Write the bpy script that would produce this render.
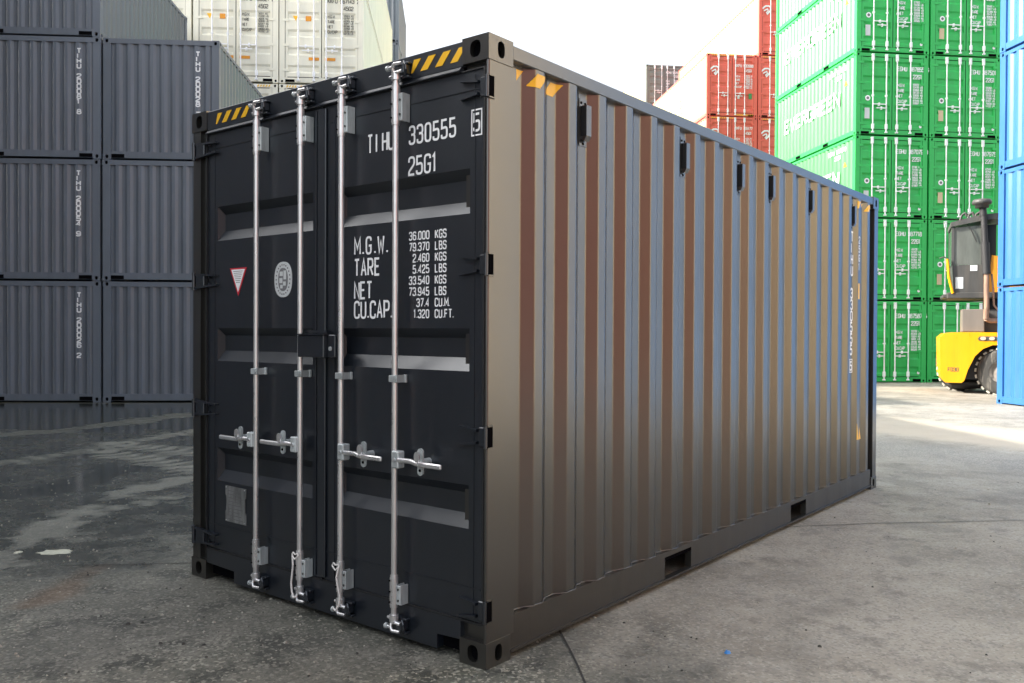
import bpy, math, random
import numpy as np
from mathutils import Vector, Matrix
random.seed(4)
R = math.radians
for o in list(bpy.data.objects): bpy.data.objects.remove(o)
scene = bpy.context.scene
col = scene.collection

# ------------------------------------------------------------------ camera
PITCH, ROLL, FPX, CZ = -0.0107306, 0.0049655, 860.2, 1.54
cf = Vector((0, math.cos(PITCH), math.sin(PITCH)))
cr = Vector((1, 0, 0)); cu = cr.cross(cf)
c_, s_ = math.cos(ROLL), math.sin(ROLL)
r2 = c_*cr + s_*cu; u2 = -s_*cr + c_*cu
camd = bpy.data.cameras.new('camera'); cam = bpy.data.objects.new('camera', camd); col.objects.link(cam)
mw = Matrix((r2, u2, -cf)).transposed().to_4x4(); mw.translation = (0, 0, CZ)
cam.matrix_world = mw
camd.sensor_width = 36; camd.lens = FPX/1024*36
camd.clip_start = 0.05; camd.clip_end = 3000
scene.camera = cam

# ------------------------------------------------------------------ light
SUN_EL, SUN_AZ = 30.0, -91.0           # azimuth measured from +Y towards +X
world = bpy.data.worlds.new('World'); scene.world = world; world.use_nodes = True
wn = world.node_tree; wn.nodes.clear()
sky = wn.nodes.new('ShaderNodeTexSky'); sky.sky_type = 'NISHITA'; sky.sun_disc = False
sky.sun_elevation = R(SUN_EL); sky.sun_rotation = R(SUN_AZ)
sky.air_density = 1.2; sky.dust_density = 5.0; sky.ozone_density = 1.0
hs = wn.nodes.new('ShaderNodeHueSaturation'); hs.inputs['Saturation'].default_value = 0.32
bg = wn.nodes.new('ShaderNodeBackground'); bg.inputs['Strength'].default_value = 0.15
wo = wn.nodes.new('ShaderNodeOutputWorld')
wn.links.new(sky.outputs[0], hs.inputs['Color']); wn.links.new(hs.outputs[0], bg.inputs[0]); wn.links.new(bg.outputs[0], wo.inputs[0])
sd = bpy.data.lights.new('sun', 'SUN'); sd.energy = 3.1; sd.angle = R(0.6); sd.color = (1, .93, .82)
sun = bpy.data.objects.new('sun', sd); col.objects.link(sun)
ts = Vector((math.sin(R(SUN_AZ))*math.cos(R(SUN_EL)), math.cos(R(SUN_AZ))*math.cos(R(SUN_EL)), math.sin(R(SUN_EL))))
sun.rotation_euler = ts.to_track_quat('Z', 'Y').to_euler(); sun.location = (-20, 0, 30)
scene.view_settings.view_transform = 'Standard'; scene.view_settings.look = 'None'
scene.view_settings.exposure = 1.65; scene.view_settings.gamma = 1.0
scene.view_settings.use_curve_mapping = False

# ------------------------------------------------------------------ materials
def nmat(name):
    m = bpy.data.materials.new(name); m.use_nodes = True
    nt = m.node_tree; b = nt.nodes['Principled BSDF']
    return m, nt, b
def paint(name, color, rough=.4, vary=.12, bump=.0, ior=1.5, metal=0., dirt=.0, scale=1.5, coat=0., dirtcol=(.16,.13,.10), rv=1.):
    m, nt, b = nmat(name); N = nt.nodes; Lk = nt.links
    tc = N.new('ShaderNodeTexCoord')
    mp = N.new('ShaderNodeMapping'); mp.inputs['Scale'].default_value = (scale*2.5, scale*2.5, scale*.5)
    Lk.new(tc.outputs['Object'], mp.inputs[0])
    n1 = N.new('ShaderNodeTexNoise'); n1.inputs['Scale'].default_value = 1.0; n1.inputs['Detail'].default_value = 6; n1.inputs['Roughness'].default_value = .62
    Lk.new(mp.outputs[0], n1.inputs['Vector'])
    mr = N.new('ShaderNodeMapRange'); mr.inputs['From Min'].default_value = .3; mr.inputs['From Max'].default_value = .7
    mr.inputs['To Min'].default_value = 1-vary; mr.inputs['To Max'].default_value = 1+vary
    Lk.new(n1.outputs['Fac'], mr.inputs['Value'])
    oi = N.new('ShaderNodeObjectInfo')
    mro = N.new('ShaderNodeMapRange'); mro.inputs['To Min'].default_value = 1-vary*.7; mro.inputs['To Max'].default_value = 1+vary*.7
    Lk.new(oi.outputs['Random'], mro.inputs['Value'])
    mul = N.new('ShaderNodeMath'); mul.operation = 'MULTIPLY'; Lk.new(mr.outputs[0], mul.inputs[0]); Lk.new(mro.outputs[0], mul.inputs[1])
    sc = N.new('ShaderNodeVectorMath'); sc.operation = 'SCALE'; sc.inputs[0].default_value = color[:3]
    Lk.new(mul.outputs[0], sc.inputs['Scale'])
    last = sc.outputs[0]
    if dirt > 0:
        n2 = N.new('ShaderNodeTexNoise'); n2.inputs['Scale'].default_value = 1.0; n2.inputs['Detail'].default_value = 8; n2.inputs['Roughness'].default_value = .7
        mp2 = N.new('ShaderNodeMapping'); mp2.inputs['Scale'].default_value = (9, 9, .7); mp2.inputs['Location'].default_value = (3, 1, 7)
        Lk.new(tc.outputs['Object'], mp2.inputs[0]); Lk.new(mp2.outputs[0], n2.inputs['Vector'])
        d = N.new('ShaderNodeMapRange'); d.inputs['From Min'].default_value = .5; d.inputs['From Max'].default_value = .8; d.inputs['To Max'].default_value = dirt
        Lk.new(n2.outputs['Fac'], d.inputs['Value'])
        mx = N.new('ShaderNodeMix'); mx.data_type = 'RGBA'; Lk.new(d.outputs[0], mx.inputs['Factor'])
        Lk.new(last, mx.inputs['A']); mx.inputs['B'].default_value = (*dirtcol, 1); last = mx.outputs['Result']
    Lk.new(last, b.inputs['Base Color'])
    rr = N.new('ShaderNodeMapRange'); rr.inputs['From Min'].default_value = .3; rr.inputs['From Max'].default_value = .7
    rr.inputs['To Min'].default_value = max(rough-.05*rv, .02); rr.inputs['To Max'].default_value = rough+.07*rv
    Lk.new(n1.outputs['Fac'], rr.inputs['Value']); Lk.new(rr.outputs[0], b.inputs['Roughness'])
    b.inputs['IOR'].default_value = ior; b.inputs['Metallic'].default_value = metal
    if bump > 0:
        n3 = N.new('ShaderNodeTexNoise'); n3.inputs['Scale'].default_value = 5; n3.inputs['Detail'].default_value = 2
        Lk.new(tc.outputs['Object'], n3.inputs['Vector'])
        bp = N.new('ShaderNodeBump'); bp.inputs['Strength'].default_value = 1; bp.inputs['Distance'].default_value = bump
        Lk.new(n3.outputs['Fac'], bp.inputs['Height']); Lk.new(bp.outputs[0], b.inputs['Normal'])
    return m
MT = {}
def tint(m, c): m.node_tree.nodes['Principled BSDF'].inputs['Specular Tint'].default_value = (*c, 1)
MT['black_paint'] = paint('black_paint', (.013, .0125, .011), .28, .0, ior=2.03, scale=.15, rv=.0)
MT['door_paint'] = paint('door_paint', (.006, .0085, .014), .33, .10, bump=.0004, ior=1.9, rv=.5, dirt=.10, dirtcol=(.05,.05,.055))
tint(MT['door_paint'], (.90, .95, 1.0))
MT['black_hole'] = paint('black_hole', (.004, .004, .005), .9, ior=1.02)
MT['rubber'] = paint('rubber', (.012, .013, .015), .55)
MT['zinc'] = paint('zinc', (.78, .78, .79), .30, .08, metal=.8, scale=8)
MT['zinc_dull'] = paint('zinc_dull', (.50, .54, .55), .45, .25, metal=.4, scale=10)
MT['white_vinyl'] = paint('white_vinyl', (.86, .87, .89), .45, .05)
MT['grey_vinyl'] = paint('grey_vinyl', (.16, .16, .17), .5, .2, scale=20)
MT['silver_vinyl'] = paint('silver_vinyl', (.55, .57, .58), .4, .06)
MT['red_vinyl'] = paint('red_vinyl', (.6, .03, .05), .4)
MT['yellow_vinyl'] = paint('yellow_vinyl', (.85, .48, .02), .35, .05)
MT['plate'] = paint('plate', (.30, .31, .31), .4, .5, metal=.4, scale=12)
MT['rope'] = paint('rope', (.72, .70, .68), .7)
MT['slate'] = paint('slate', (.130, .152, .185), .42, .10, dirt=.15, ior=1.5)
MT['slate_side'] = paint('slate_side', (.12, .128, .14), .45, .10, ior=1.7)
MT['cream'] = paint('cream', (.80, .78, .65), .45, .06, dirt=.10)
MT['green'] = paint('green', (.026, .46, .095), .38, .10, dirt=.08)
MT['green_sunlit'] = paint('green_sunlit', (.07, .30, .10), .4, .15, dirt=.05, dirtcol=(.05,.4,.15))  # paler green for the lit sides, sun glare put into the colour
MT['red'] = paint('red', (.80, .14, .10), .45, .08, dirt=.12, dirtcol=(.4,.2,.15))
MT['sun_glare_yellow'] = paint('sun_glare_yellow', (.62, .53, .22), .5, .06)  # side colour with the sun's overexposure mixed into it
MT['blue'] = paint('blue', (.035, .14, .36), .38, .08, dirt=.08, dirtcol=(.1,.2,.35))
MT['grey_blue'] = paint('grey_blue', (.15, .23, .36), .5, .08)
MT['rust'] = paint('rust', (.21, .072, .040), .55, .1)
MT['tan'] = paint('tan', (.58, .47, .30), .55, .08, dirt=.15)
MT['maroon'] = paint('maroon', (.16, .042, .028), .55, .08, dirt=.1)
MT['dark_grey'] = paint('dark_grey', (.20, .235, .225), .8, ior=1.2)
MT['orange_vinyl'] = paint('orange_vinyl', (.75, .30, .02), .5, .08)
MT['dark_vinyl'] = paint('dark_vinyl', (.12, .12, .10), .5)
MT['fork_yellow'] = paint('fork_yellow', (.84, .38, .004), .3, .08, dirt=.12)
MT['fork_grey'] = paint('fork_grey', (.065, .065, .063), .5, .2, dirt=.4)
MT['fork_black'] = paint('fork_black', (.02, .02, .022), .6, .2)
MT['box_grey'] = paint('box_grey', (.17, .15, .13), .5, .1, dirt=.25)
MT['tyre'] = paint('tyre', (.035, .034, .032), .85, .3, dirt=.75, dirtcol=(.36, .33, .28), scale=4)
MT['dusty_tread'] = paint('dusty_tread', (.38, .36, .31), .9, .2)
MT['rim'] = paint('rim', (.20, .18, .16), .6, .2, dirt=.3)
MT['pipe'] = paint('pipe', (.28, .17, .12), .6, .3, scale=6)
MT['glass'] = paint('glass', (.10, .11, .10), .12, .25, ior=1.6, scale=2)
MT['lamp'] = paint('lamp', (.75, .5, .35), .3)
MT['ivory'] = paint('ivory', (.45, .45, .36), .7, .2, scale=9)
MT['blue_plastic'] = paint('blue_plastic', (.05, .25, .65), .4)

# ------------------------------------------------------------------ mesh helper
class MB:
    def __init__(s): s.v = []; s.f = []; s.m = []; s.sm = []; s.mats = []
    def mi(s, name):
        if name not in s.mats: s.mats.append(name)
        return s.mats.index(name)
    def add(s, vs, fs, mat, smooth=False):
        b = len(s.v); s.v += [tuple(v) for v in vs]; k = s.mi(mat)
        for f in fs: s.f.append([b+i for i in f]); s.m.append(k); s.sm.append(smooth)
    def box(s, x0, x1, y0, y1, z0, z1, mat, bev=0):
        if bev <= 0:
            vs = [(x, y, z) for z in (z0, z1) for y in (y0, y1) for x in (x0, x1)]
            s.add(vs, [(0, 2, 3, 1), (4, 5, 7, 6), (0, 1, 5, 4), (2, 6, 7, 3), (0, 4, 6, 2), (1, 3, 7, 5)], mat)
        else:
            b = min(bev, (x1-x0)*.45, (y1-y0)*.45, (z1-z0)*.45)
            X = (x0, x1); Y = (y0, y1); Z = (z0, z1); vs = []; idx = {}
            for i in (0, 1):
                for j in (0, 1):
                    for k in (0, 1):
                        sx, sy, sz = (b, -b)[i], (b, -b)[j], (b, -b)[k]
                        for a in range(3):
                            p = [X[i]+sx, Y[j]+sy, Z[k]+sz]; p[a] = (X[i], Y[j], Z[k])[a]
                            idx[i, j, k, a] = len(vs); vs.append(tuple(p))
            F = []
            F.append([idx[0,0,0,0], idx[0,0,1,0], idx[0,1,1,0], idx[0,1,0,0]]); F.append([idx[1,0,0,0], idx[1,1,0,0], idx[1,1,1,0], idx[1,0,1,0]])
            F.append([idx[0,0,0,1], idx[1,0,0,1], idx[1,0,1,1], idx[0,0,1,1]]); F.append([idx[0,1,0,1], idx[0,1,1,1], idx[1,1,1,1], idx[1,1,0,1]])
            F.append([idx[0,0,0,2], idx[0,1,0,2], idx[1,1,0,2], idx[1,0,0,2]]); F.append([idx[0,0,1,2], idx[1,0,1,2], idx[1,1,1,2], idx[0,1,1,2]])
            for i in (0, 1):
                for j in (0, 1):
                    F.append([idx[i,j,0,0], idx[i,j,1,0], idx[i,j,1,1], idx[i,j,0,1]])
                    F.append([idx[i,0,j,0], idx[i,1,j,0], idx[i,1,j,2], idx[i,0,j,2]])
                    F.append([idx[0,i,j,1], idx[1,i,j,1], idx[1,i,j,2], idx[0,i,j,2]])
                    for k in (0, 1): F.append([idx[i,j,k,0], idx[i,j,k,1], idx[i,j,k,2]])
            s.add(vs, F, mat)
    def prism(s, poly, axis, a0, a1, mat, smooth=False):
        # poly: 2D points in the plane of the other two axes (kept in xyz order)
        def p3(p, a):
            l = list(p); l.insert(axis, a); return tuple(l)
        n = len(poly); vs = [p3(p, a0) for p in poly]+[p3(p, a1) for p in poly]
        s.add(vs, [tuple(range(n))[::-1], tuple(range(n, 2*n))], mat)
        s.add(vs, [(i, (i+1) % n, n+(i+1) % n, n+i) for i in range(n)], mat, smooth)
    def tube(s, p0, p1, r, mat, n=12, r1=None, caps=True, smooth=True):
        p0 = Vector(p0); p1 = Vector(p1); d = (p1-p0).normalized()
        a = d.orthogonal().normalized(); b = d.cross(a); r1 = r if r1 is None else r1
        vs = [p0+(a*math.cos(t)+b*math.sin(t))*r for t in [2*math.pi*i/n for i in range(n)]]
        vs += [p1+(a*math.cos(t)+b*math.sin(t))*r1 for t in [2*math.pi*i/n for i in range(n)]]
        s.add(vs, [(i, (i+1) % n, n+(i+1) % n, n+i) for i in range(n)], mat, smooth)
        if caps: s.add(vs, [tuple(range(n))[::-1], tuple(range(n, 2*n))], mat)
    def path(s, pts, r, mat, n=8):
        for a, b in zip(pts[:-1], pts[1:]): s.tube(a, b, r, mat, n)
    def lathe(s, c, axis, prof, mat, n=32, smooth=True):
        # prof: list of (radius, offset along axis)
        ax = Vector(axis).normalized(); a = ax.orthogonal().normalized(); b = ax.cross(a); c = Vector(c)
        vs = []
        for r, o in prof:
            vs += [c+ax*o+(a*math.cos(2*math.pi*i/n)+b*math.sin(2*math.pi*i/n))*r for i in range(n)]
        fs = [(k*n+i, k*n+(i+1) % n, (k+1)*n+(i+1) % n, (k+1)*n+i) for k in range(len(prof)-1) for i in range(n)]
        s.add(vs, fs, mat, smooth)
    def holed(s, o, u, v, nrm, ru, rv, mat, dark, depth=.03):
        # rectangle from o spanned by u and v, facing nrm, with an oval hole in the middle
        o = Vector(o); u = Vector(u); v = Vector(v); nrm = Vector(nrm); c = o+(u+v)/2
        N = 24; outer = []; inner = []
        for i in range(N):
            t = i/N*4; k = int(t); q = t-k
            a, b = [(-1+2*q, -1), (1, -1+2*q), (1-2*q, 1), (-1, 1-2*q)][k]
            outer.append(c+u*a/2+v*b/2)
            ang = math.atan2(b*v.length, a*u.length)
            e = 2.6; ca, sa = math.cos(ang), math.sin(ang); rad = (abs(ca/ru)**e+abs(sa/rv)**e)**(-1/e)
            inner.append(c+u.normalized()*ca*rad+v.normalized()*sa*rad)
        back = [p-nrm*depth for p in inner]
        s.add(outer+inner, [(i, (i+1) % N, N+(i+1) % N, N+i) for i in range(N)], mat)
        s.add(inner+back, [(i, (i+1) % N, N+(i+1) % N, N+i) for i in range(N)], mat)
        s.add(back, [tuple(range(N))], dark)
    def mesh(s, name):
        me = bpy.data.meshes.new(name); me.from_pydata(s.v, [], s.f); me.update()
        for k in s.mats: me.materials.append(MT[k])
        me.polygons.foreach_set('material_index', s.m); me.polygons.foreach_set('use_smooth', s.sm)
        return me
    def build(s, name, parent=None, loc=None):
        return link(name, s.mesh(name), parent, loc)
def link(name, me, parent=None, loc=None):
    o = bpy.data.objects.new(name, me); col.objects.link(o)
    if parent: o.parent = parent
    if loc: o.location = loc
    return o
def tag(o, label=None, cat=None, group=None, kind=None):
    for k, v in (('label', label), ('category', cat), ('group', group), ('kind', kind)):
        if v: o[k] = v
    return o
def root(name, loc, rz, label, cat, group=None):
    o = bpy.data.objects.new(name, None); col.objects.link(o); o.empty_display_size = .2
    o.location = loc; o.rotation_euler = (0, 0, rz); return tag(o, label, cat, group)

# ------------------------------------------------------------------ stroke lettering
G = {
'T': (.5, [[(0,1),(.5,1)], [(.25,1),(.25,0)]]), 'I': (.12, [[(.06,0),(.06,1)]]),
'H': (.5, [[(0,0),(0,1)], [(.5,0),(.5,1)], [(0,.5),(.5,.5)]]), 'U': (.5, [[(0,1),(0,0,.22),(.5,0,.22),(.5,1)]]),
'0': (.5, ['c', [(0,0,.22),(.5,0,.22),(.5,1,.22),(0,1,.22)]]), 'O': (.5, ['c', [(0,0,.22),(.5,0,.22),(.5,1,.22),(0,1,.22)]]),
'1': (.3, [[(0,.82),(.16,1),(.16,0)]]),
'2': (.5, [[(0,.72),(0,1,.22),(.5,1,.22),(.5,.6,.15),(0,.18,.1),(0,0),(.5,0)]]),
'3': (.5, [[(0,.78),(0,1,.22),(.5,1,.22),(.5,.53,.18),(.16,.53)], [(.2,.53),(.5,.53,.2),(.5,0,.22),(0,0,.22),(0,.22)]]),
'4': (.5, [[(.38,0),(.38,1),(0,.3),(.5,.3)]]),
'5': (.5, [[(.48,1),(.03,1),(.02,.56),(.5,.6,.2),(.5,0,.22),(0,0,.22),(0,.2)]]),
'6': (.5, [[(.5,.8),(.5,1,.22),(0,1,.22),(0,0,.22),(.5,0,.22),(.5,.58,.22),(.02,.58)]]),
'7': (.5, [[(0,1),(.5,1),(.15,0)]]),
'8': (.5, ['c', [(0,0,.2),(.5,0,.2),(.5,.53,.18),(0,.53,.18)], 'c', [(.04,.53,.18),(.46,.53,.18),(.46,1,.2),(.04,1,.2)]]),
'9': (.5, [[(0,.2),(0,0,.22),(.5,0,.22),(.5,1,.22),(0,1,.22),(0,.42,.22),(.48,.42)]]),
'G': (.5, [[(.5,.78),(.5,1,.22),(0,1,.22),(0,0,.22),(.5,0,.22),(.5,.48),(.26,.48)]]),
'C': (.5, [[(.5,.76),(.5,1,.22),(0,1,.22),(0,0,.22),(.5,0,.22),(.5,.24)]]),
'M': (.6, [[(0,0),(0,1),(.3,.35),(.6,1),(.6,0)]]), 'W': (.6, [[(0,1),(.12,0),(.3,.7),(.48,0),(.6,1)]]),
'A': (.5, [[(0,0),(.25,1),(.5,0)], [(.09,.33),(.41,.33)]]), 'N': (.5, [[(0,0),(0,1),(.5,0),(.5,1)]]),
'R': (.5, [[(0,0),(0,1),(.5,1,.2),(.5,.48,.2),(.02,.48)], [(.24,.48),(.5,0)]]),
'P': (.5, [[(0,0),(0,1),(.5,1,.2),(.5,.46,.2),(.02,.46)]]), 'E': (.45, [[(.45,1),(0,1),(0,0),(.45,0)], [(.02,.52),(.38,.52)]]),
'F': (.45, [[(.45,1),(0,1),(0,0)], [(.02,.52),(.38,.52)]]), 'L': (.42, [[(0,1),(0,0),(.42,0)]]),
'K': (.5, [[(0,0),(0,1)], [(.48,1),(.02,.4)], [(.16,.56),(.5,0)]]),
'S': (.5, [[(.5,.78),(.5,1,.2),(0,1,.2),(0,.55,.18),(.5,.5,.18),(.5,0,.2),(0,0,.2),(0,.22)]]),
'B': (.5, [[(0,0),(0,1),(.46,1,.18),(.46,.53,.18),(.02,.53)], [(.3,.53),(.5,.53,.18),(.5,0,.18),(0,0)]]),
'D': (.5, [[(0,0),(0,1),(.5,1,.22),(.5,0,.22),(0,0)]]), 'V': (.5, [[(0,1),(.25,0),(.5,1)]]), 'X': (.5, [[(0,0),(.5,1)], [(0,1),(.5,0)]]),
'.': (.08, [[(.04,0),(.04,.11)]]), ' ': (.3, []),
}
def rounded(pts, closed):
    out = []; n = len(pts)
    for i, p in enumerate(pts):
        r = p[2] if len(p) > 2 else 0; P = Vector(p[:2])
        if r <= 0 or (not closed and i in (0, n-1)): out.append(P); continue
        A = Vector(pts[i-1][:2]); B = Vector(pts[(i+1) % n][:2])
        da = (A-P); db = (B-P); ra = min(r, da.length*.5); rb = min(r, db.length*.5)
        a = P+da.normalized()*ra; b = P+db.normalized()*rb
        for k in range(5):
            t = k/4; out.append(a*(1-t)**2+P*2*t*(1-t)+b*t*t)
    return out
def ribbon(pts, w, closed):
    n = len(pts); L = []; Rr = []
    for i in range(n):
        a = pts[i-1] if (i > 0 or closed) else None; b = pts[(i+1) % n] if (i < n-1 or closed) else None
        da = (pts[i]-a).normalized() if a is not None else None; db = (b-pts[i]).normalized() if b is not None else None
        if da is None: da = db
        if db is None: db = da
        t = (da+db); t = t.normalized() if t.length > 1e-6 else da
        nn = Vector((-t.y, t.x)); k = max(.45, nn.dot(Vector((-da.y, da.x))))
        L.append(pts[i]+nn*w/2/k); Rr.append(pts[i]-nn*w/2/k)
    fs = [(i, (i+1) % n, n+(i+1) % n, n+i) for i in range(n if closed else n-1)]
    return L+Rr, fs
def lettering(mb, text, org, u, v, nrm, h, cw, adv, th, mat, align='l', stack=False):
    """h cap height, cw glyph width in metres for a .5 unit glyph, adv advance per character"""
    org = Vector(org); u = Vector(u); v = Vector(v); nrm = Vector(nrm)
    def width(c): return adv if G[c][0] >= .4 or c == ' ' else adv*(G[c][0]+.22)/.72
    tot = sum(width(c) for c in text)-(adv-cw); x = -tot if align == 'r' else 0.; y = 0.; lay = 0
    for c in text:
        gw, st = G[c]; closed = False
        for q in st:
            if q == 'c': closed = True; continue
            pts = [Vector((p.x/.5*cw, p.y*h)) for p in rounded(q, closed)]
            V, F = ribbon(pts, th, closed); lay += 1
            mb.add([org+u*(x+p.x)+v*(y+p.y)+nrm*(.0002*(lay % 3)) for p in V], F, mat); closed = False
        if stack: y -= adv
        else: x += width(c)

# ------------------------------------------------------------------ ground
def gp(px, py):
    d = cf+(px-512)/FPX*r2-(py-341.5)/FPX*u2; t = -CZ/d.z
    return np.array([d.x*t, d.y*t])
def fbm(x, y, sc, octv=5, seed=0, rough=.55):
    rs = np.random.RandomState(seed); tot = 0; amp = 1; s = 0
    tab = rs.rand(256, 256)
    for o in range(octv):
        X = x*sc; Y = y*sc; xi = np.floor(X).astype(int); yi = np.floor(Y).astype(int); fx = X-xi; fy = Y-yi
        fx = fx*fx*(3-2*fx); fy = fy*fy*(3-2*fy); g = lambda a, b: tab[(a+o*31) % 256, (b+o*57) % 256]
        tot = tot+amp*((g(xi, yi)*(1-fx)+g(xi+1, yi)*fx)*(1-fy)+(g(xi, yi+1)*(1-fx)+g(xi+1, yi+1)*fx)*fy)
        s += amp; amp *= rough; sc *= 2.03
    return tot/s
def sstep(a, b, x):
    t = np.clip((x-a)/(b-a), 0, 1); return t*t*(3-2*t)
def seg_dist(X, Y, pts):
    best = np.full(X.shape, 1e9); along = np.zeros(X.shape); acc = 0
    for a, b in zip(pts[:-1], pts[1:]):
        d = b-a; L = np.hypot(*d); t = np.clip(((X-a[0])*d[0]+(Y-a[1])*d[1])/L**2, 0, 1)
        q = np.hypot(X-a[0]-t*d[0], Y-a[1]-t*d[1]); m = q < best
        best = np.where(m, q, best); along = np.where(m, acc+t*L, along); acc += L
    return best, along
def make_ground():
    xs = np.concatenate([[-900, -300, -100, -50, -30, -20, -15], np.arange(-12, 12.01, .06), [15, 20, 30, 50, 100, 300, 900]])
    ys = np.concatenate([[-600, -200, -60, -20, -5], np.arange(1.0, 7, .05), np.arange(7, 26, .1), [28, 32, 40, 60, 100, 300, 2000]])
    X, Y = np.meshgrid(xs, ys); nx, ny = len(xs), len(ys)
    n1 = fbm(X, Y, .5, 5, 1); n2 = fbm(X, Y, 2.2, 5, 2, .6); n3 = fbm(X*1.0, Y*3, .8, 5, 3, .6)
    # smooth dusty concrete to the right of a joint that runs out from under the container
    j = [gp(560, 632), gp(590, 690)]
    jd = (j[1]-j[0])/np.hypot(*(j[1]-j[0])); side = (X-j[0][0])*(-jd[1])+(Y-j[0][1])*jd[0]
    conc = sstep(-.25, .55, side+(n2-.5)*.9+(n1-.5)*.8)
    # wet: pools to the left, drying towards the container
    n4 = fbm(X, Y, 7, 4, 9, .6); br = (n1-.5)*1.6+(n2-.5)*1.4+(n4-.5)*.7
    wet = sstep(-.6, -1.9, X-.14*(Y-4)+.9*0+br+.6*0)*sstep(4.7, 6.2, Y+br*1.2)*.90
    far = sstep(12.2, 13.4, Y+br*1.2)*sstep(1.5, -1.5, X)
    pool = sstep(.35, -.35, seg_dist(X, Y, [gp(-120, 505), gp(40, 492), gp(105, 474), gp(150, 466)])[0]*np.where(X < -5, .6, 1.2)-.55+br*.35)
    pool2 = sstep(.25, -.25, seg_dist(X, Y, [gp(-60, 570), gp(60, 566), gp(120, 556)])[0]-.25+br*.5)*.8
    wet = np.maximum.reduce([wet, far, pool, pool2])
    dry = np.zeros(X.shape)
    for pts, w, k in (([gp(-60,470), gp(0,463), gp(70,453), gp(130,442), gp(200,430), gp(260,424)], .27, .85),
                      ([gp(105,452), gp(150,459), gp(195,468), gp(260,480)], .30, .85),
                      ([gp(110,444), gp(160,449), gp(200,454)], .28, .8),
                      ([gp(-40,575), gp(20,545), gp(75,512), gp(120,494), gp(190,478), gp(260,470)], .17, .65),
                      ([gp(60,520), gp(110,508), gp(170,498), gp(240,490)], .16, .7),
                      ([gp(-30,436), gp(60,431), gp(190,414)], .35, .45)):
        d, al = seg_dist(X, Y, pts); tread = .62+.38*np.sign(np.sin(al*2*math.pi/.26+d*11))
        m = sstep(w*1.25, w*.5, d+(n2-.5)*.5+(n1-.5)*.3+(n4-.5)*.5)*k*(tread if k in (.85, .8, .7) else 1)
        dry = np.maximum(dry, m)
    wet = wet*(1-dry)
    # tan strip far right, painting sunlight into the ground colour
    a = gp(870, 440); b = gp(1040, 458); d2 = seg_dist(X, Y, [gp(870,424), gp(1060,444)])[0]
    sun_strip = sstep(1.6, .7, d2+(n1-.5)*1.4)*sstep(3, 5, X)
    grit = sstep(1.3, .2, seg_dist(X, Y, [gp(870,446), gp(960,458), gp(1080,476)])[0]+(n2-.5)*1.2)
    stain = sstep(.60, .74, n1)*.5+sstep(.62, .7, n2)*.4
    for (px, py, r_) in ((668,655,.06), (630,648,.05), (540,572,.3), (560,640,.28), (760,600,.05), (240,600,.7), (110,590,.6), (700,560,.22), (590,615,.16), (690,668,.12), (820,610,.10), (610,590,.2), (905,560,.12), (640,672,.3), (330,650,.5), (60,650,.4)):
        c = gp(px, py); stain = np.maximum(stain, sstep(r_*1.3, r_*.5, np.hypot(X-c[0], (Y-c[1])*.8)+(n2-.5)*r_*1.2)*.8)
    rust = sstep(.13, .02, seg_dist(X, Y, [gp(30,606), gp(60,592), gp(95,568)])[0]+(n2-.5)*.35)*.45
    v = np.stack([X.ravel(), Y.ravel(), np.zeros(X.size)], 1)
    idx = np.arange(nx*ny).reshape(ny, nx)
    q = np.stack([idx[:-1, :-1].ravel(), idx[:-1, 1:].ravel(), idx[1:, 1:].ravel(), idx[1:, :-1].ravel()], 1)
    me = bpy.data.meshes.new('ground'); me.from_pydata(v.tolist(), [], q.tolist()); me.update()
    for nm, a3 in (('mask_a', (wet, conc, dry)), ('mask_b', (sun_strip, stain, rust)), ('mask_c', (grit, n1, n2))):
        at = me.attributes.new(nm, 'FLOAT_COLOR', 'POINT')
        c4 = np.stack([a3[0].ravel(), a3[1].ravel(), a3[2].ravel(), np.ones(X.size)], 1).astype(np.float32)
        at.data.foreach_set('color', c4.ravel())
    m, nt, b = nmat('yard_surface'); N = nt.nodes; Lk = nt.links
    def attr(n):
        a = N.new('ShaderNodeAttribute'); a.attribute_name = n; s = N.new('ShaderNodeSeparateColor'); Lk.new(a.outputs['Color'], s.inputs[0]); return s.outputs
    A = attr('mask_a'); B = attr('mask_b'); Cc = attr('mask_c')
    tc = N.new('ShaderNodeTexCoord')
    def noise(sc, det=4, ro=.6, stretch=None):
        n = N.new('ShaderNodeTexNoise'); n.inputs['Scale'].default_value = sc; n.inputs['Detail'].default_value = det; n.inputs['Roughness'].default_value = ro
        if stretch:
            mp = N.new('ShaderNodeMapping'); mp.inputs['Scale'].default_value = stretch; mp.inputs['Rotation'].default_value = (0, 0, R(25)); Lk.new(tc.outputs['Object'], mp.inputs[0]); Lk.new(mp.outputs[0], n.inputs['Vector'])
        else: Lk.new(tc.outputs['Object'], n.inputs['Vector'])
        return n.outputs['Fac']
    def mr(v, a, b_, c, d):
        n = N.new('ShaderNodeMapRange'); Lk.new(v, n.inputs['Value'])
        for k, x in zip(('From Min', 'From Max', 'To Min', 'To Max'), (a, b_, c, d)): n.inputs[k].default_value = x
        return n.outputs[0]
    def mix(f, a, b_):
        n = N.new('ShaderNodeMix'); n.data_type = 'RGBA'
        if isinstance(f, float): n.inputs['Factor'].default_value = f
        else: Lk.new(f, n.inputs['Factor'])
        for k, x in (('A', a), ('B', b_)):
            if isinstance(x, tuple): n.inputs[k].default_value = (*x, 1)
            else: Lk.new(x, n.inputs[k])
        return n.outputs['Result']
    def math_(op, a, b_=None):
        n = N.new('ShaderNodeMath'); n.operation = op
        for i, x in enumerate((a, b_)):
            if x is None: continue
            if isinstance(x, (int, float)): n.inputs[i].default_value = x
            else: Lk.new(x, n.inputs[i])
        return n.outputs[0]
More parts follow.
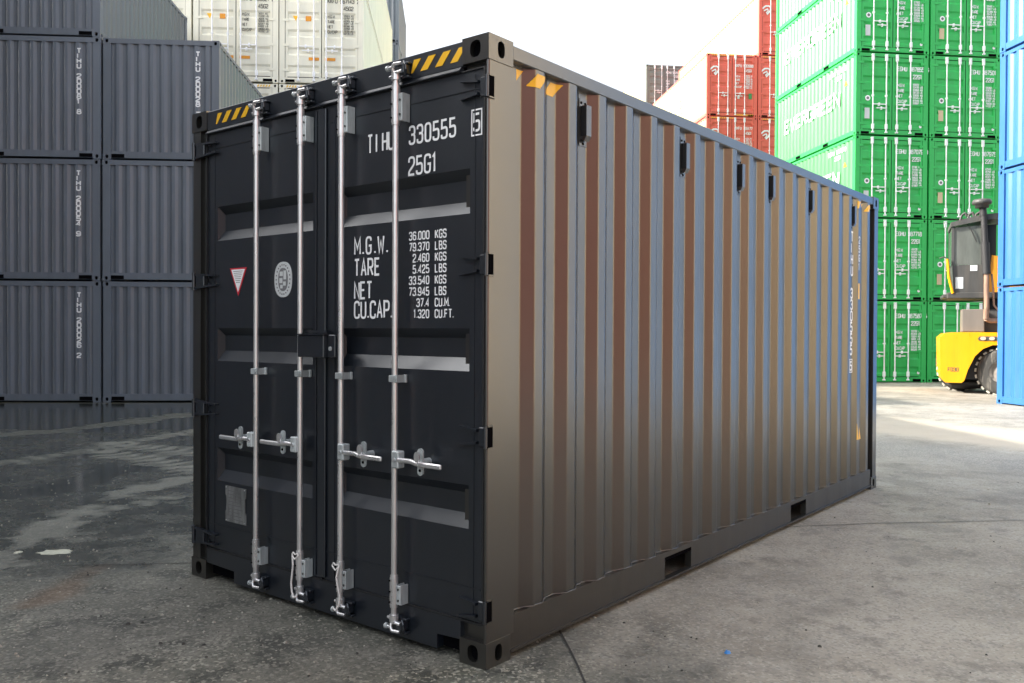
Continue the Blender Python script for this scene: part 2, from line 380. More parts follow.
    big = noise(.7, 8, .62); mid = noise(6, 6, .65); fine = noise(60, 3, .7); streak = noise(1.6, 8, .66, (1, 1.4, 1)); blot = noise(3.2, 8, .7)
    vo = N.new('ShaderNodeTexVoronoi'); vo.inputs['Scale'].default_value = 75; Lk.new(tc.outputs['Object'], vo.inputs['Vector'])
    vs = N.new('ShaderNodeSeparateColor'); Lk.new(vo.outputs['Color'], vs.inputs[0])
    vo2 = N.new('ShaderNodeTexVoronoi'); vo2.inputs['Scale'].default_value = 55; Lk.new(tc.outputs['Object'], vo2.inputs['Vector'])
    vs2 = N.new('ShaderNodeSeparateColor'); Lk.new(vo2.outputs['Color'], vs2.inputs[0])
    stone = mr(vs.outputs[0], .70, .95, 0, 1)
    asphalt = mix(mr(big, .38, .62, 0, 1), (.070, .077, .062), (.205, .200, .165))
    asphalt = mix(mr(streak, .46, .58, 0, .6), asphalt, (.225, .218, .185))
    asphalt = mix(mr(blot, .50, .60, 0, .85), asphalt, (.034, .038, .032))
    asphalt = mix(math_('MULTIPLY', stone, .7), asphalt, (.40, .385, .32))
    asphalt = mix(mr(vs2.outputs[0], .90, .99, 0, .5), asphalt, (.42, .41, .36))
    asphalt = mix(mr(vs.outputs[1], .5, 1, 0, .55), asphalt, (.030, .032, .029))
    conc_ = mix(mr(big, .38, .62, 0, 1), (.245, .224, .186), (.380, .355, .300))
    conc_ = mix(mr(streak, .48, .62, 0, .45), conc_, (.41, .39, .34))
    conc_ = mix(mr(blot, .53, .64, 0, .6), conc_, (.14, .132, .112))
    conc_ = mix(mr(mid, .56, .70, 0, .5), conc_, (.15, .14, .12))
    conc_ = mix(math_('MULTIPLY', stone, .35), conc_, (.52, .50, .44))
    conc_ = mix(mr(vs.outputs[1], .7, .9, 0, .4), conc_, (.12, .12, .11))
    base = mix(A[1], asphalt, conc_)
    base = mix(math_('MULTIPLY', B[1], .5), base, (.09, .088, .078))
    base = mix(math_('MULTIPLY', B[0], .75), base, (.50, .43, .33))
    base = mix(math_('MULTIPLY', Cc[0], .6), base, mix(mr(vs.outputs[2], .3, .8, 0, 1), (.14, .14, .135), (.34, .33, .30)))
    base = mix(math_('MULTIPLY', A[2], .75), base, (.25, .245, .21))
    base = mix(math_('MULTIPLY', B[2], .7), base, (.20, .10, .045))
    wetm = math_('MULTIPLY', A[0], math_('MAXIMUM', mr(blot, .44, .60, 1.0, .62), mr(A[0], .82, .95, 0, 1)))
    base = mix(math_('MULTIPLY', wetm, .80), base, (.020, .024, .021))
    Lk.new(base, b.inputs['Base Color'])
    rough = mr(fine, .3, .7, .62, .85)
    rn = N.new('ShaderNodeMix'); rn.data_type = 'FLOAT'; Lk.new(mr(wetm, .25, .85, 0, 1), rn.inputs['Factor']); Lk.new(rough, rn.inputs['A']); rn.inputs['B'].default_value = .11
    Lk.new(rn.outputs['Result'], b.inputs['Roughness'])
    b.inputs['IOR'].default_value = 1.45
    h = math_('ADD', math_('MULTIPLY', fine, .5), math_('ADD', math_('MULTIPLY', vs.outputs[0], .35), math_('MULTIPLY', mid, 1.2)))
    bp = N.new('ShaderNodeBump'); Lk.new(h, bp.inputs['Height']); bp.inputs['Distance'].default_value = .008
    st = math_('MULTIPLY', math_('SUBTRACT', 1.0, math_('MULTIPLY', mr(wetm, .2, .8, 0, 1), .965)), math_('SUBTRACT', 1.0, math_('MULTIPLY', A[1], .5)))
    Lk.new(st, bp.inputs['Strength']); Lk.new(bp.outputs[0], b.inputs['Normal'])
    me.materials.append(m)
    tag(link('ground', me), kind='structure')
make_ground()
def strip(name, pts, w, z, mat, jit=.0):
    mb = MB(); P = [Vector((p[0], p[1])) for p in pts]; Q = []
    for a, b in zip(P[:-1], P[1:]):
        n = max(2, int((b-a).length/.15))
        for i in range(n): Q.append(a.lerp(b, i/n)+Vector((random.uniform(-jit, jit), random.uniform(-jit, jit))))
    Q.append(P[-1]); V, F = ribbon(Q, w, False)
    mb.add([(v.x, v.y, z) for v in V], F, mat); return mb
MT['faint_joint'] = paint('faint_joint', (.10, .095, .085), .9, .4)
MT['rail_paint'] = paint('rail_paint', (.016, .015, .013), .42, .1, ior=1.7, dirt=.15, dirtcol=(.07,.06,.05))
MT['seam'] = paint('seam', (.05, .048, .045), .38, .3, ior=1.8)
MT['joint'] = paint('joint', (.03, .03, .028), .9, .3)
tag(strip('ground_joint', [gp(556, 625), gp(570, 650), gp(592, 700)], .011, .004, 'joint', .002).build('ground_joint'), kind='structure')
tag(strip('ground_joint', [gp(770, 528), gp(878, 523.5), gp(1060, 520)], .010, .004, 'faint_joint', .006).build('ground_joint'), kind='structure')
tag(strip('ground_joint', [gp(60, 566), gp(120, 565), gp(200, 563)], .008, .004, 'joint', .004).build('ground_joint'), kind='structure')

# ------------------------------------------------------------------ generic container (door or plain end at y=0, x 0..W, depth +y)
CW = 2.438
CACHE = {}
def cached(key, fn):
    if key not in CACHE:
        mb = fn(); CACHE[key] = mb.mesh(key if isinstance(key, str) else key[0])
    return CACHE[key]
def casting(mb, x0, y0, z0, sx, sy, mat, main=False):
    """sx,sy = +1/-1: which way the casting points outwards in x and y"""
    a, b, h = .162, .178, .118
    x1, y1, z1 = x0+a, y0+b, z0+h
    ox = x1 if sx > 0 else x0; oy = y1 if sy > 0 else y0
    ix = x0 if sx > 0 else x1; iy = y0 if sy > 0 else y1
    mb.holed((ox, y0, z0), (0, b, 0), (0, 0, h), (sx, 0, 0), .0255 if main else .034, .0395, mat, 'black_hole')
    mb.holed((x0, oy, z0), (a, 0, 0), (0, 0, h), (0, sy, 0), .032, .0395, mat, 'black_hole')
    for z in (z0, z1): mb.add([(x0, y0, z), (x1, y0, z), (x1, y1, z), (x0, y1, z)], [(0, 1, 2, 3)], mat)
    mb.add([(ix, y0, z0), (ix, y1, z0), (ix, y1, z1), (ix, y0, z1)], [(0, 1, 2, 3)], mat)
    mb.add([(x0, iy, z0), (x1, iy, z0), (x1, iy, z1), (x0, iy, z1)], [(0, 1, 2, 3)], mat)
def corr(mb, a0, a1, z0, z1, pitch, depth, mat, fix, out, axis, bend=False):
    """corrugated sheet; runs along `axis` from a0 to a1; outer face at coordinate fix, outward direction out"""
    n = max(1, round((a1-a0)/pitch)); p = (a1-a0)/n; prof = []
    for i in range(n):
        b = a0+i*p; prof += [(b, 1), (b+p*.25, 1), (b+p*.5, 0), (b+p*.75, 0)]
    prof.append((a1, 1)); V = []
    for a, k in prof:
        d = fix-out*depth*k
        for z in (z0, z1): V.append((d, a, z) if axis == 1 else (a, d, z))
    mb.add(V, [(2*i, 2*i+2, 2*i+3, 2*i+1) for i in range(len(prof)-1)], mat)
def bg_frame(L, H, c):
    mb = MB(); W = CW; e = .004
    for x in (0, W-.162):
        for y in (0, L-.178):
            for z in (0, H-.118): casting(mb, x, y, z, 1 if x else -1, 1 if y else -1, c)
            xa = x+e if x == 0 else x; xb = x+.162 if x == 0 else x+.162-e
            mb.box(xa, xb, y+e if y == 0 else y, y+.178 if y == 0 else y+.178-e, .118, H-.118, c)
    for x0, x1 in ((.006, .10), (W-.10, W-.006)):
        mb.box(x0, x1, .178, L-.178, .03, .17, c); mb.box(x0, x1, .178, L-.178, H-.09, H-.012, c)
        s = x0 if x0 < 1 else x1; o = -1 if x0 < 1 else 1
        if L < 7:
            for yc in (L/2-1.03, L/2+1.03): mb.box(min(s, s+o*.003), max(s, s+o*.003), yc-.18, yc+.18, .035, .135, 'black_hole')
    for y0, y1 in ((.006, .10), (L-.10, L-.006)):
        mb.box(.162, W-.162, y0, y1, .03, .17, c); mb.box(.162, W-.162, y0, y1, H-.11, H-.006, c)
    for x0 in (.175, W-.175-.27): mb.box(x0, x0+.27, .003, .007, .035, .115, 'black_hole')
    return mb
def bg_side(L, H, c, xx, out):
    mb = MB(); corr(mb, .178, L-.178, .17, H-.09, .278, .036, c, xx, out, 1); return mb
def bg_roof(L, H, c):
    mb = MB(); mb.box(.10, CW-.10, .10, L-.10, H-.05, H-.022, c); mb.box(.10, CW-.10, .10, L-.10, .12, .15, c); return mb
def bg_end(L, H, c, y, out):
    mb = MB(); corr(mb, .162, CW-.162, .17, H-.11, .235, .036, c, y, out, 0); return mb
def bg_door(L, H, c, k):
    mb = MB(); W = CW; x0 = .168+k*(W/2-.162); x1 = x0+W/2-.174; z0, z1 = .18, H-.118
    prof = [(.018, z0)]; n = 5 if c != 'cream' else 5
    span = (z1-z0)
    for i in range(n):
        zc = z0+span*(i+.5)/n+.02
        prof += [(.018, zc-.16), (.050, zc-.10), (.050, zc+.02), (.018, zc+.08)]
    prof.append((.018, z1)); xa, xb = x0+.07, x1-.07; V = []
    for y, z in prof: V += [(xa, y, z), (xb, y, z)]
    mb.add(V, [(2*i, 2*i+1, 2*i+3, 2*i+2) for i in range(len(prof)-1)], c)
    mb.box(x0, xa, .014, .06, z0, z1, c); mb.box(xb, x1, .014, .06, z0, z1, c)
    mb.box(x1-.004 if k == 0 else x0-.006, x1+.006 if k == 0 else x0+.004, .011, .02, z0, z1, 'black_hole')
    mb.box(xa, xb, .012, .02, z0-.006, z0+.012, 'black_hole'); mb.box(xa, xb, .012, .02, z1-.012, z1+.004, 'black_hole')
    xo = x0-.004 if k == 0 else x1
    mb.box(xo, xo+.004+(.006 if k == 0 else 0), .008, .02, z0, z1, 'black_hole')
    for i in range(4):
        zh = z0+span*(.08+.28*i); xh = x0 if k == 0 else x1-.1
        mb.box(xh-(.06 if k == 0 else 0), xh+.1+(0 if k == 0 else .06), -.004, .0135, zh-.035, zh+.035, c)
    return mb
def bg_bar(H, arm, barmat):
    mb = MB(); z0, z1 = .07, H-.05
    mb.tube((0, -.03, z0), (0, -.03, z1), .021, barmat, 8)
    for z in (z0+.12, z1-.2): mb.box(-.035, .04, -.055, .012, z, z+.16, barmat, .006)
    mb.box(-.03, .03, -.05, .012, H*.47, H*.47+.05, barmat)
    for z in (z0, z1-.03): mb.box(-.04, .04, -.05, .004, z, z+.04, barmat)
    z = H*.35+(.06 if abs(arm) > .25 else -.06)
    mb.box(min(0, arm*1.4), max(0, arm*1.4), -.06, -.045, z-.014, z+.014, barmat)
    mb.box(arm*.7-.02, arm*.7+.02, -.05, .012, z-.05, z+.05, barmat)
    return mb
def swoosh(mb, cx, cz, s, y, mat):
    p1 = rounded([(-.5,.1),(-.1,.42),(.45,.45,.3),(.5,-.05,.3),(.05,-.5)], False); p2 = rounded([(-.3,-.12),(.1,.1),(.22,-.1,.1),(-.05,-.35)], False)
    for P, w in ((p1, .17), (p2, .12)):
        V, F = ribbon([Vector((p.x*s, p.y*s)) for p in P], w*s, False); mb.add([(cx+v.x, y, cz+v.y) for v in V], F, mat)
def disc(mb, cx, cz, r, y, mat, n=20, rz=None):
    rz = rz or r; mb.prism([(cx+r*math.cos(2*math.pi*i/n), cz+rz*math.sin(2*math.pi*i/n)) for i in range(n)], 1, y, y+.003, mat)
DIG = '0123456789'; JR = random.Random(12)
def container(name, pos, yaw, L, H, colr, end, label, group, side=None, marks=None, bars='white_vinyl', cat='shipping container', lod=0):
    side = side or colr
    jx, jy, ja = JR.uniform(-.010, .010), JR.uniform(-.012, .012), JR.uniform(-.0012, .0012)
    r = root(name, (pos[0]+jx, pos[1]+jy, pos[2]), yaw+ja, label, cat, group)
    link('frame', cached(('frame', L, H, colr), lambda: bg_frame(L, H, colr)), r)
    link('side_panel', cached(('side_panel', L, H, side, 0), lambda: bg_side(L, H, side, .010, -1)), r)
    link('side_panel', cached(('side_panel', L, H, side, 1), lambda: bg_side(L, H, side, CW-.010, 1)), r)
    link('roof', cached(('roof', L, H, colr), lambda: bg_roof(L, H, colr)), r)
    link('end_panel', cached(('end_panel', L, H, colr, 1), lambda: bg_end(L, H, colr, L-.012, 1)), r)
    if end == 'plain':
        link('end_panel', cached(('end_panel', L, H, colr, 0), lambda: bg_end(L, H, colr, .012, -1)), r)
    else:
        for k in (0, 1):
            d = link('door', cached(('door', L, H, colr, k), lambda: bg_door(L, H, colr, k)), r)
            for i, x in enumerate((.55, 1.0) if k == 0 else (1.36, 1.81)):
                arm = {0: (.30, -.24), 1: (.24, -.30)}[k][i]
                link('locking_bar', cached(('locking_bar', H, arm, bars), lambda: bg_bar(H, arm, bars)), d, (x, 0, 0))
    if marks: marks(r, H, L)
    return r
U_, V_, NF = (1, 0, 0), (0, 0, 1), (0, -1, 0)
def door_text(mb, H, num, code, mat, x=1.42, z=None, s=1.0):
    z = z or H*.80
    lettering(mb, num, (x, .010, z), U_, V_, NF, .10*s, .048*s, .066*s, .018*s, mat)
    lettering(mb, code, (x+.42*s, .010, z-.19*s), U_, V_, NF, .10*s, .048*s, .066*s, .018*s, mat)
    for i in range(4):
        zz = z-.40*s-.135*i*s
        lettering(mb, ('M.G.W.', 'TARE', 'NET', 'CU.CAP')[i], (x+.0, .010, zz), U_, V_, NF, .07*s, .036*s, .048*s, .014*s, mat)
        for k in (0, 1):
            t = ''.join(random.choice(DIG) for _ in range(5))
            lettering(mb, t+(' KG' if k == 0 else ' LB'), (x+.42*s, .010, zz+.04*s-.065*k*s), U_, V_, NF, .045*s, .024*s, .033*s, .010*s, mat)
def green_marks(platemat):
    def f(r, H, L):
        mb = MB(); n = '387'+''.join(random.choice(DIG) for _ in range(3))
        door_text(mb, H, 'EGHU '+n+' '+random.choice(DIG), '22G1', 'white_vinyl', 1.40, H*.795, 1.25); mb.build('marking', r)
        mb = MB(); disc(mb, .40, H*.45, .085, .008, 'white_vinyl'); disc(mb, .40, H*.45, .045, .005, 'grey_vinyl'); mb.build('emblem', r)
        mb = MB(); mb.box(.30, .46, .004, .012, H*.20, H*.33, platemat); mb.build('data_plate', r)
        mb = MB(); disc(mb, 2.18, H*.085+.09, .045, .008, 'white_vinyl'); mb.build('emblem', r)
        mb = MB(); lettering(mb, 'EVERGREEN', (-.001, L-.9, H*.46), (0, -1, 0), V_, (-1, 0, 0), .42, .34, .47, .10, 'white_vinyl')
        lettering(mb, 'EGHU '+n, (-.001, 1.75, H*.86), (0, -1, 0), V_, (-1, 0, 0), .12, .06, .11, .025, 'white_vinyl')
        lettering(mb, '22G1', (-.001, 1.3, H*.78), (0, -1, 0), V_, (-1, 0, 0), .12, .06, .11, .025, 'white_vinyl'); mb.build('marking', r)
        mb = MB(); mb.prism([(.55, H*.66), (.75, H*.66), (.65, H*.72)], 0, -.002, .001, 'yellow_vinyl'); mb.build('sticker', r)
    return f
def red_marks(r, H, L):
    mb = MB(); door_text(mb, H, 'KKFU '+''.join(random.choice(DIG) for _ in range(6))+' 5', '45G1', 'white_vinyl', 1.38, H*.80, 1.2); mb.build('marking', r)
    mb = MB(); swoosh(mb, .36, H*.73, .42, .008, 'white_vinyl'); mb.build('emblem', r)
    mb = MB(); mb.box(2.02, 2.17, .006, .012, H*.29, H*.38, 'green_sunlit'); mb.box(1.47, 1.58, .006, .012, H*.29, H*.34, 'white_vinyl'); mb.build('data_plate', r)  # plate reuses the sunlit green
    mb = MB()
    for i in range(12): mb.prism([(.62+i*.1-.4, H-.09), (.67+i*.1-.4, H-.09), (.70+i*.1-.4, H-.03), (.65+i*.1-.4, H-.03)], 1, .003, .006, 'yellow_vinyl')
    for i in range(10): mb.prism([(1.35+i*.09, .05), (1.40+i*.09, .05), (1.43+i*.09, .13), (1.38+i*.09, .13)], 1, .003, .006, 'yellow_vinyl')
    mb.build('warning_stripes', r)
    mb = MB(); lettering(mb, 'K LINE', (-.001, 7.5, H*.4), (0, -1, 0), V_, (-1, 0, 0), .7, .5, .75, .17, 'white_vinyl'); mb.build('marking', r)
def cream_marks(r, H, L):
    mb = MB(); door_text(mb, H, 'KKFU '+''.join(random.choice(DIG) for _ in range(6))+' 2', '45G2', 'dark_vinyl', 1.40, H*.82, 1.1); mb.build('marking', r)
    mb = MB(); mb.prism([(.39, H*.68), (.55, H*.68), (.47, H*.63)][::-1], 1, .006, .012, 'yellow_vinyl')
    mb.box(.76, .92, .006, .012, H*.63, H*.68, 'orange_vinyl'); mb.build('sticker', r)
    for x in (1.32, 2.05-.75+.75-1.2):
        mb = MB(); mb.box(x, x+.30, .006, .012, H*.235, H*.265, 'orange_vinyl'); mb.build('sticker', r)
    mb = MB()
    for i in range(8):
        for x in (.2, 1.6): mb.prism([(x+i*.08, H-.09), (x+.04+i*.08, H-.09), (x+.07+i*.08, H-.03), (x+.03+i*.08, H-.03)], 1, .003, .006, 'yellow_vinyl')
    mb.build('warning_stripes', r)
def slate_marks(seed):
    def f(r, H, L):
        num = '2000'+seed
        mb = MB(); lettering(mb, 'TIHU '+num[:6]+' '+seed[-1], (CW-.49, .009, H-.34), U_, V_, NF, .090, .075, .108, .027, 'white_vinyl', stack=True)
        mb.build('marking', r)
    return f

def rot(yaw, x, y):
    a = R(yaw); return (x*math.cos(a)-y*math.sin(a), x*math.sin(a)+y*math.cos(a))
def stack_at(X, Y, yaw, cx, cy):     # grid position -> world
    dx, dy = rot(yaw, cx, cy); return (X+dx, Y+dy)
ORD = ['ground', 'second', 'third', 'fourth', 'fifth', 'sixth', 'seventh']

# slate stacks on the left, plain ends towards the camera
SY = 4.0; PX = 2.50
SX0, SYY = -8.80, 18.45          # seam between the two visible columns
def slate_col(cx, n, H, what, seeds, L=6.058, Yoff=0, X=SX0, Y=SYY, grp='slate grey containers stacked at the back left', marks=True):
    for t in range(n):
        p = stack_at(X, Y, SY, cx, Yoff)
        lev = ORD[t] if t < n-1 else 'top'
        container('shipping_container', (*p, t*(H+.012)), R(SY), L, H, 'slate', 'plain',
                  f'slate grey container, {lev} tier of {what}', grp, side='slate_side',
                  marks=slate_marks(seeds[t % len(seeds)]) if marks else None)
slate_col(.025, 3, 2.591, 'the three high column beside the black container', ['945', '613', '287'])
slate_col(-2.463, 4, 2.591, 'the taller column at the left edge', ['262', '549', '818', '431'])
slate_col(-4.95, 4, 2.591, 'the column outside the left edge', ['1'], marks=False)
# unseen long row added left of the camera, tall enough to shade the yard
for j, yo in enumerate((-12.29, -24.49)):
    for t in range(4):
        p = stack_at(-11.15, 18.0, SY, -2.44, yo+.1)
        container('shipping_container', (*p, t*2.603), R(SY), 12.19, 2.591, 'slate', 'plain',
                  f'unseen long slate container left of the camera, {ORD[t]} tier of the {"farther" if j==0 else "nearer"} stack', 'unseen long slate containers added to shade the yard', side='slate_side')
# cream stacks behind
for i, cx in enumerate((0, -2.47, -4.94)):
    for t in range(5):
        p = stack_at(-4.40-CW, 25.2, SY, cx, 0)
        container('shipping_container', (*p, t*2.93), R(SY), 12.19, 2.896, 'cream', 'door',
                  f'cream container with closed doors, {ORD[t]} tier of the {["rightmost","middle","leftmost"][i]} cream column', 'cream containers stacked behind the slate ones', marks=cream_marks if i < 2 else None)
for t in range(6):
    p = stack_at(-5.15-CW, 38.6, SY, 0, 0)
    container('shipping_container', (*p, t*2.908), R(SY), 6.058, 2.896, 'slate', 'plain', f'distant slate container behind the cream stacks, {ORD[t]} tier', 'distant slate containers behind the cream ones', side='slate_side')
# green stack right
GY = 6.8
for i in (0, 1):
    for t in range(6):
        p = stack_at(10.81, 27.2, GY, i*2.49, 0)
        container('shipping_container', (*p, t*2.612), R(GY), 6.058, 2.591, 'green', 'door',
                  f'bright green container, {ORD[t]} tier of the {"left" if i==0 else "right"} green column', 'green containers stacked behind the forklift', side='green_sunlit', marks=green_marks('silver_vinyl' if i == 0 else 'tan'))
# red stacks
for i, n in ((0, 5), (1, 6)):
    for t in range(n):
        p = stack_at(8.98, 40.0, GY, i*2.48, 0)
        container('shipping_container', (*p, t*2.908), R(GY), 12.19, 2.896, 'red', 'door',
                  f'red container with sun glare painted on its side, {ORD[t]} tier of the {"left" if i==0 else "right"} red column', 'red containers stacked beyond the green ones', side='sun_glare_yellow', marks=red_marks)
for t in range(7):
    p = stack_at(8.40, 54.5, GY, 0, 0)
    H = 2.896 if t == 0 else 2.591
    container('shipping_container', (*p, 0 if t == 0 else 2.91+(t-1)*2.6), R(GY), 12.19 if t < 0 else 6.058, H, 'dark_grey', 'door',
              f'distant dark grey container doors beyond the red stacks, {ORD[t]} tier', 'distant dark grey container stack', side='sun_glare_yellow', marks=lambda r, H, L: (lambda mb: (door_text(mb, H, 'MOAU 582013 4', '22G1', 'white_vinyl', 1.3, H*.8, 1.3), mb.build('marking', r)))(MB()))
# blue row on the right, running towards and past the camera
BD = rot(GY, 0, 1)
def row_right(y_from, L, n, H, colr, what, grp):
    # y_from: distance back from the far corner along the row
    fx, fy = 10.85-BD[0]*(y_from+L), 19.25-BD[1]*(y_from+L)
    for t in range(n):
        container('shipping_container', (fx, fy, t*(H+.012)), R(GY), L, H, colr, 'plain', f'{what}, {ORD[t]} tier', grp)
row_right(0, 6.058, 5, 2.591, 'blue', 'sunlit blue container with ribbed side at the right edge', 'blue containers at the right edge')
row_right(6.15, 6.058, 5, 2.591, 'grey_blue', 'unseen grey blue container nearer the camera beyond the right edge', 'unseen blue containers beyond the right edge')  # this and the rows below are unseen, coloured for the ribbed side's reflections
row_right(12.3-.1, 6.058, 5, 2.591, 'tan', 'unseen tan container right of the camera', 'unseen tan containers right of the camera')
row_right(18.4, 6.058, 5, 2.591, 'rust', 'unseen rust brown container right of the camera', 'unseen rust brown containers right of the camera')
row_right(24.5, 12.19, 5, 2.896, 'maroon', 'unseen long maroon container behind the camera', 'unseen maroon containers behind the camera')

# far light mast
mt = root('light_mast', (-7.35, 60, 0), 0, 'thin far light mast rising beyond the stacks', 'light mast')
mb = MB(); mb.tube((0, 0, 0), (0, 0, 20.2), .22, 'dark_grey', 10, .11); mb.build('pole', mt)
mb = MB(); mb.box(-.45, .45, -.2, .2, 20.2, 20.5, 'dark_grey', .03); mb.box(-.4, .4, -.24, -.2, 20.22, 20.46, 'silver_vinyl'); mb.build('lamp_head', mt)

# ------------------------------------------------------------------ the black container
H, W, L = 2.896, 2.438, 6.058
main = root('black_container', (-.111, 3.897, 0), R(-38.5895), 'big black container with ribbed side and closed doors standing alone on the wet yard', 'shipping container')
P = 'black_paint'; e = .004
for x in (-W, -.162):
    for y in (0, L-.178):
        for z in (0, H-.118):
            mb = MB(); casting(mb, x, y, z, -1 if x < -1 else 1, -1 if y == 0 else 1, P, True); mb.build('corner_casting', main)
        mb = MB(); x0, x1 = (x+e, x+.162) if x < -1 else (x, x+.162-e); y0, y1 = (y+e, y+.205) if y == 0 else (y-.02, y+.178-e)
        if y == 0:
            q = .035; s = 1 if x > -1 else -1; ox = x1 if s > 0 else x0; ix = x0 if s > 0 else x1
            mb.prism([(ix, y0+.03), (ox-s*(.016 if s > 0 else .09), y0+.03), (ox-s*(.016 if s > 0 else .09), y0), (ox-s*.008, y0), (ox-s*.0025, y0+.0025), (ox, y0+.008), (ox, y1), (ix, y1)], 2, .118, H-.118, P)
        else:
            mb.prism([(x0, y0+.08), (x0+.03, y0), (x1, y0), (x1, y1), (x0, y1)] if x < -1 else [(x0, y0), (x1-.05, y0), (x1-.05, y0+.075), (x1, y0+.075), (x1, y1), (x0, y1)], 2, .118, H-.118, P)
        mb.build('corner_post', main)
# side rails
for sx in (0, 1):
    mb = MB(); a, b = (-.064, -.003) if sx == 0 else (-W+.003, -W+.064)
    mb.box(a, b, .178, L-.178, H-.083, H-.012, P, .006); mb.build('top_rail', main)
    mb = MB(); a, b = (-.052, -.008) if sx == 0 else (-W+.008, -W+.052)
    ys = [.178, 1.69, 2.04, 3.76, 4.10, L-.178]
    for k in range(5):
        if k % 2 == 0: mb.box(a, b, ys[k], ys[k+1], .044, .203, 'rail_paint')
        else:
            mb.box(a, b, ys[k], ys[k+1], .172, .203, 'rail_paint')
            mb.box(a-.3 if sx == 0 else a, b if sx == 0 else b+.3, ys[k], ys[k+1], .150, .171, 'black_hole')
    lip = (b-.03, b+.012) if sx == 0 else (a-.012, a+.03)
    mb.box(lip[0], lip[1], .178, L-.178, .032, .0435, 'rail_paint')
    mb.build('bottom_rail', main)
# corrugated sides with bent edges and a weld bead at the foot
def main_side(xo, out):
    prof = []; y = .205; prof.append((.205, 1))
    y0 = .36
    prof.append((.292, 1))
    for k in range(20):
        b = y0+.282*k
        prof += [(b, 0), (b+.072, 0)]
        if k < 19: prof += [(b+.138, 1), (b+.214, 1)]
    prof.append((5.874, .25) if False else (5.86, 1))
    Dp = .036; pts = []
    n = len(prof)
    for i, (a, k) in enumerate(prof):
        p = Vector((a, k*Dp))
        if i in (0, n-1): pts.append(p); continue
        A = Vector((prof[i-1][0], prof[i-1][1]*Dp)); B = Vector((prof[i+1][0], prof[i+1][1]*Dp))
        r = .007; q0 = p+(A-p).normalized()*r; q1 = p+(B-p).normalized()*r
        for t in (0, .33, .67, 1): pts.append(q0*(1-t)**2+p*2*t*(1-t)+q1*t*t)
    mb = MB(); V = []; zs = [.202, H-.075]
    for p in pts:
        for z in zs: V.append((xo-out*p.y, p.x, z))
    mb.add(V, [(2*i, 2*i+2, 2*i+3, 2*i+1) for i in range(len(pts)-1)], P, False)
    return mb, pts
for xo, out in ((-.007, 1), (-W+.007, -1)):
    mb, pts = main_side(xo, out); pan = mb.build('side_panel', main)
    if out > 0:
        wb = MB(); rnd = random.Random(2); Q = []
        for a, b in zip(pts[:-1], pts[1:]):
            n = max(1, int((b-a).length/.02))
            for i in range(n): Q.append(a.lerp(b, i/n))
        c = [Vector((xo-p.y+.004+rnd.uniform(-.001, .001), p.x, .2065+rnd.uniform(-.002, .002))) for p in Q]
        for a, b in zip(c[:-1], c[1:]): wb.tube(a, b, .0035+rnd.uniform(0, .0015), 'seam', 5, caps=False)
        wb.build('weld_seam', main)
        # writing near the far end
        m2 = MB()
        lettering(m2, 'TIHU 330555', (xo+.001, 5.165+.05, 2.40), (0, 1, 0), V_, (1, 0, 0), .085, .05, .105, .018, 'white_vinyl', stack=True)
        lettering(m2, '5', (xo+.001, 5.215, 1.205), (0, 1, 0), V_, (1, 0, 0), .075, .045, .1, .016, 'white_vinyl')
        for (a0, b0, a1, b1) in ((5.198, 1.18, 5.278, 1.188), (5.198, 1.30, 5.278, 1.308), (5.198, 1.188, 5.204, 1.30), (5.272, 1.188, 5.278, 1.30)):
            m2.box(xo-.001, xo+.0015, a0, a1, b0, b1, 'white_vinyl')
        lettering(m2, '25G1', (xo+.001, 5.447, 2.40), (0, 1, 0), V_, (1, 0, 0), .06, .03, .085, .012, 'white_vinyl', stack=True)
        m2.build('serial_number', pan)
        m2 = MB(); m2.prism([(5.435, .535), (5.495, .535), (5.437, .69)], 0, xo-.001, xo+.0015, 'yellow_vinyl')
        m2.prism([(5.495, .535), (5.563, .535), (5.497, .68)], 0, xo-.03, xo-.001, 'yellow_vinyl')
        m2.build('sticker', pan)
        m2 = MB(); m2.box(xo-.001, xo+.0015, 5.44, 5.485, 1.87, 2.02, 'yellow_vinyl'); m2.build('sticker', pan)
        # hazard tape following the ribs
        def xat(y):
            for a, b in zip(pts[:-1], pts[1:]):
                if a.x <= y <= b.x: return xo-(a.y+(b.y-a.y)*(y-a.x)/max(1e-6, b.x-a.x))
            return xo
        def tape(y0_, y1_, z0_, z1_):
            t = MB(); n = 180; st = (y1_-y0_)/n
            for i in range(n):
                ya, yb = y0_+st*i, y0_+st*(i+1)
                for j in range(16):
                    za, zb = z0_+(z1_-z0_)*j/16, z0_+(z1_-z0_)*(j+1)/16
                    ph = ((ya+yb)/2-(za+zb)/2*.9-y0_+z1_*.9) % .155
                    if ph < .082: t.add([(xat(ya)+.0015, ya, za), (xat(yb)+.0015, yb, za), (xat(yb)+.0015, yb, zb), (xat(ya)+.0015, ya, zb)], [(0, 1, 2, 3)], 'yellow_vinyl')
            return t
        tape(.22, .62, 2.728, 2.797).build('warning_stripes', main)
        tape(5.42, 5.83, 2.728, 2.797).build('warning_stripes', main)
        # vents
        for k in (1, 5, 8, 10, 13, 17):
            yc = .538+.282*k; xr = xo-.036; v = MB()
            v.box(xr, xr+.004, yc-.034, yc+.034, 2.525, 2.775, P)
            v.prism([(xr+.004, 2.562), (xr+.024, 2.548), (xr+.040, 2.575), (xr+.040, 2.735), (xr+.004, 2.735)], 1, yc-.020, yc+.026, P)
            v.box(xr+.0045, xr+.036, yc-.0215, yc-.0202, 2.575, 2.73, 'rubber')
            for dy, dz in ((-.018, 2.752), (.018, 2.752), (0, 2.538)): v.tube((xr+.003, yc+dy, dz), (xr+.007, yc+dy, dz), .007, 'black_hole', 8)
            v.build('vent', pan)
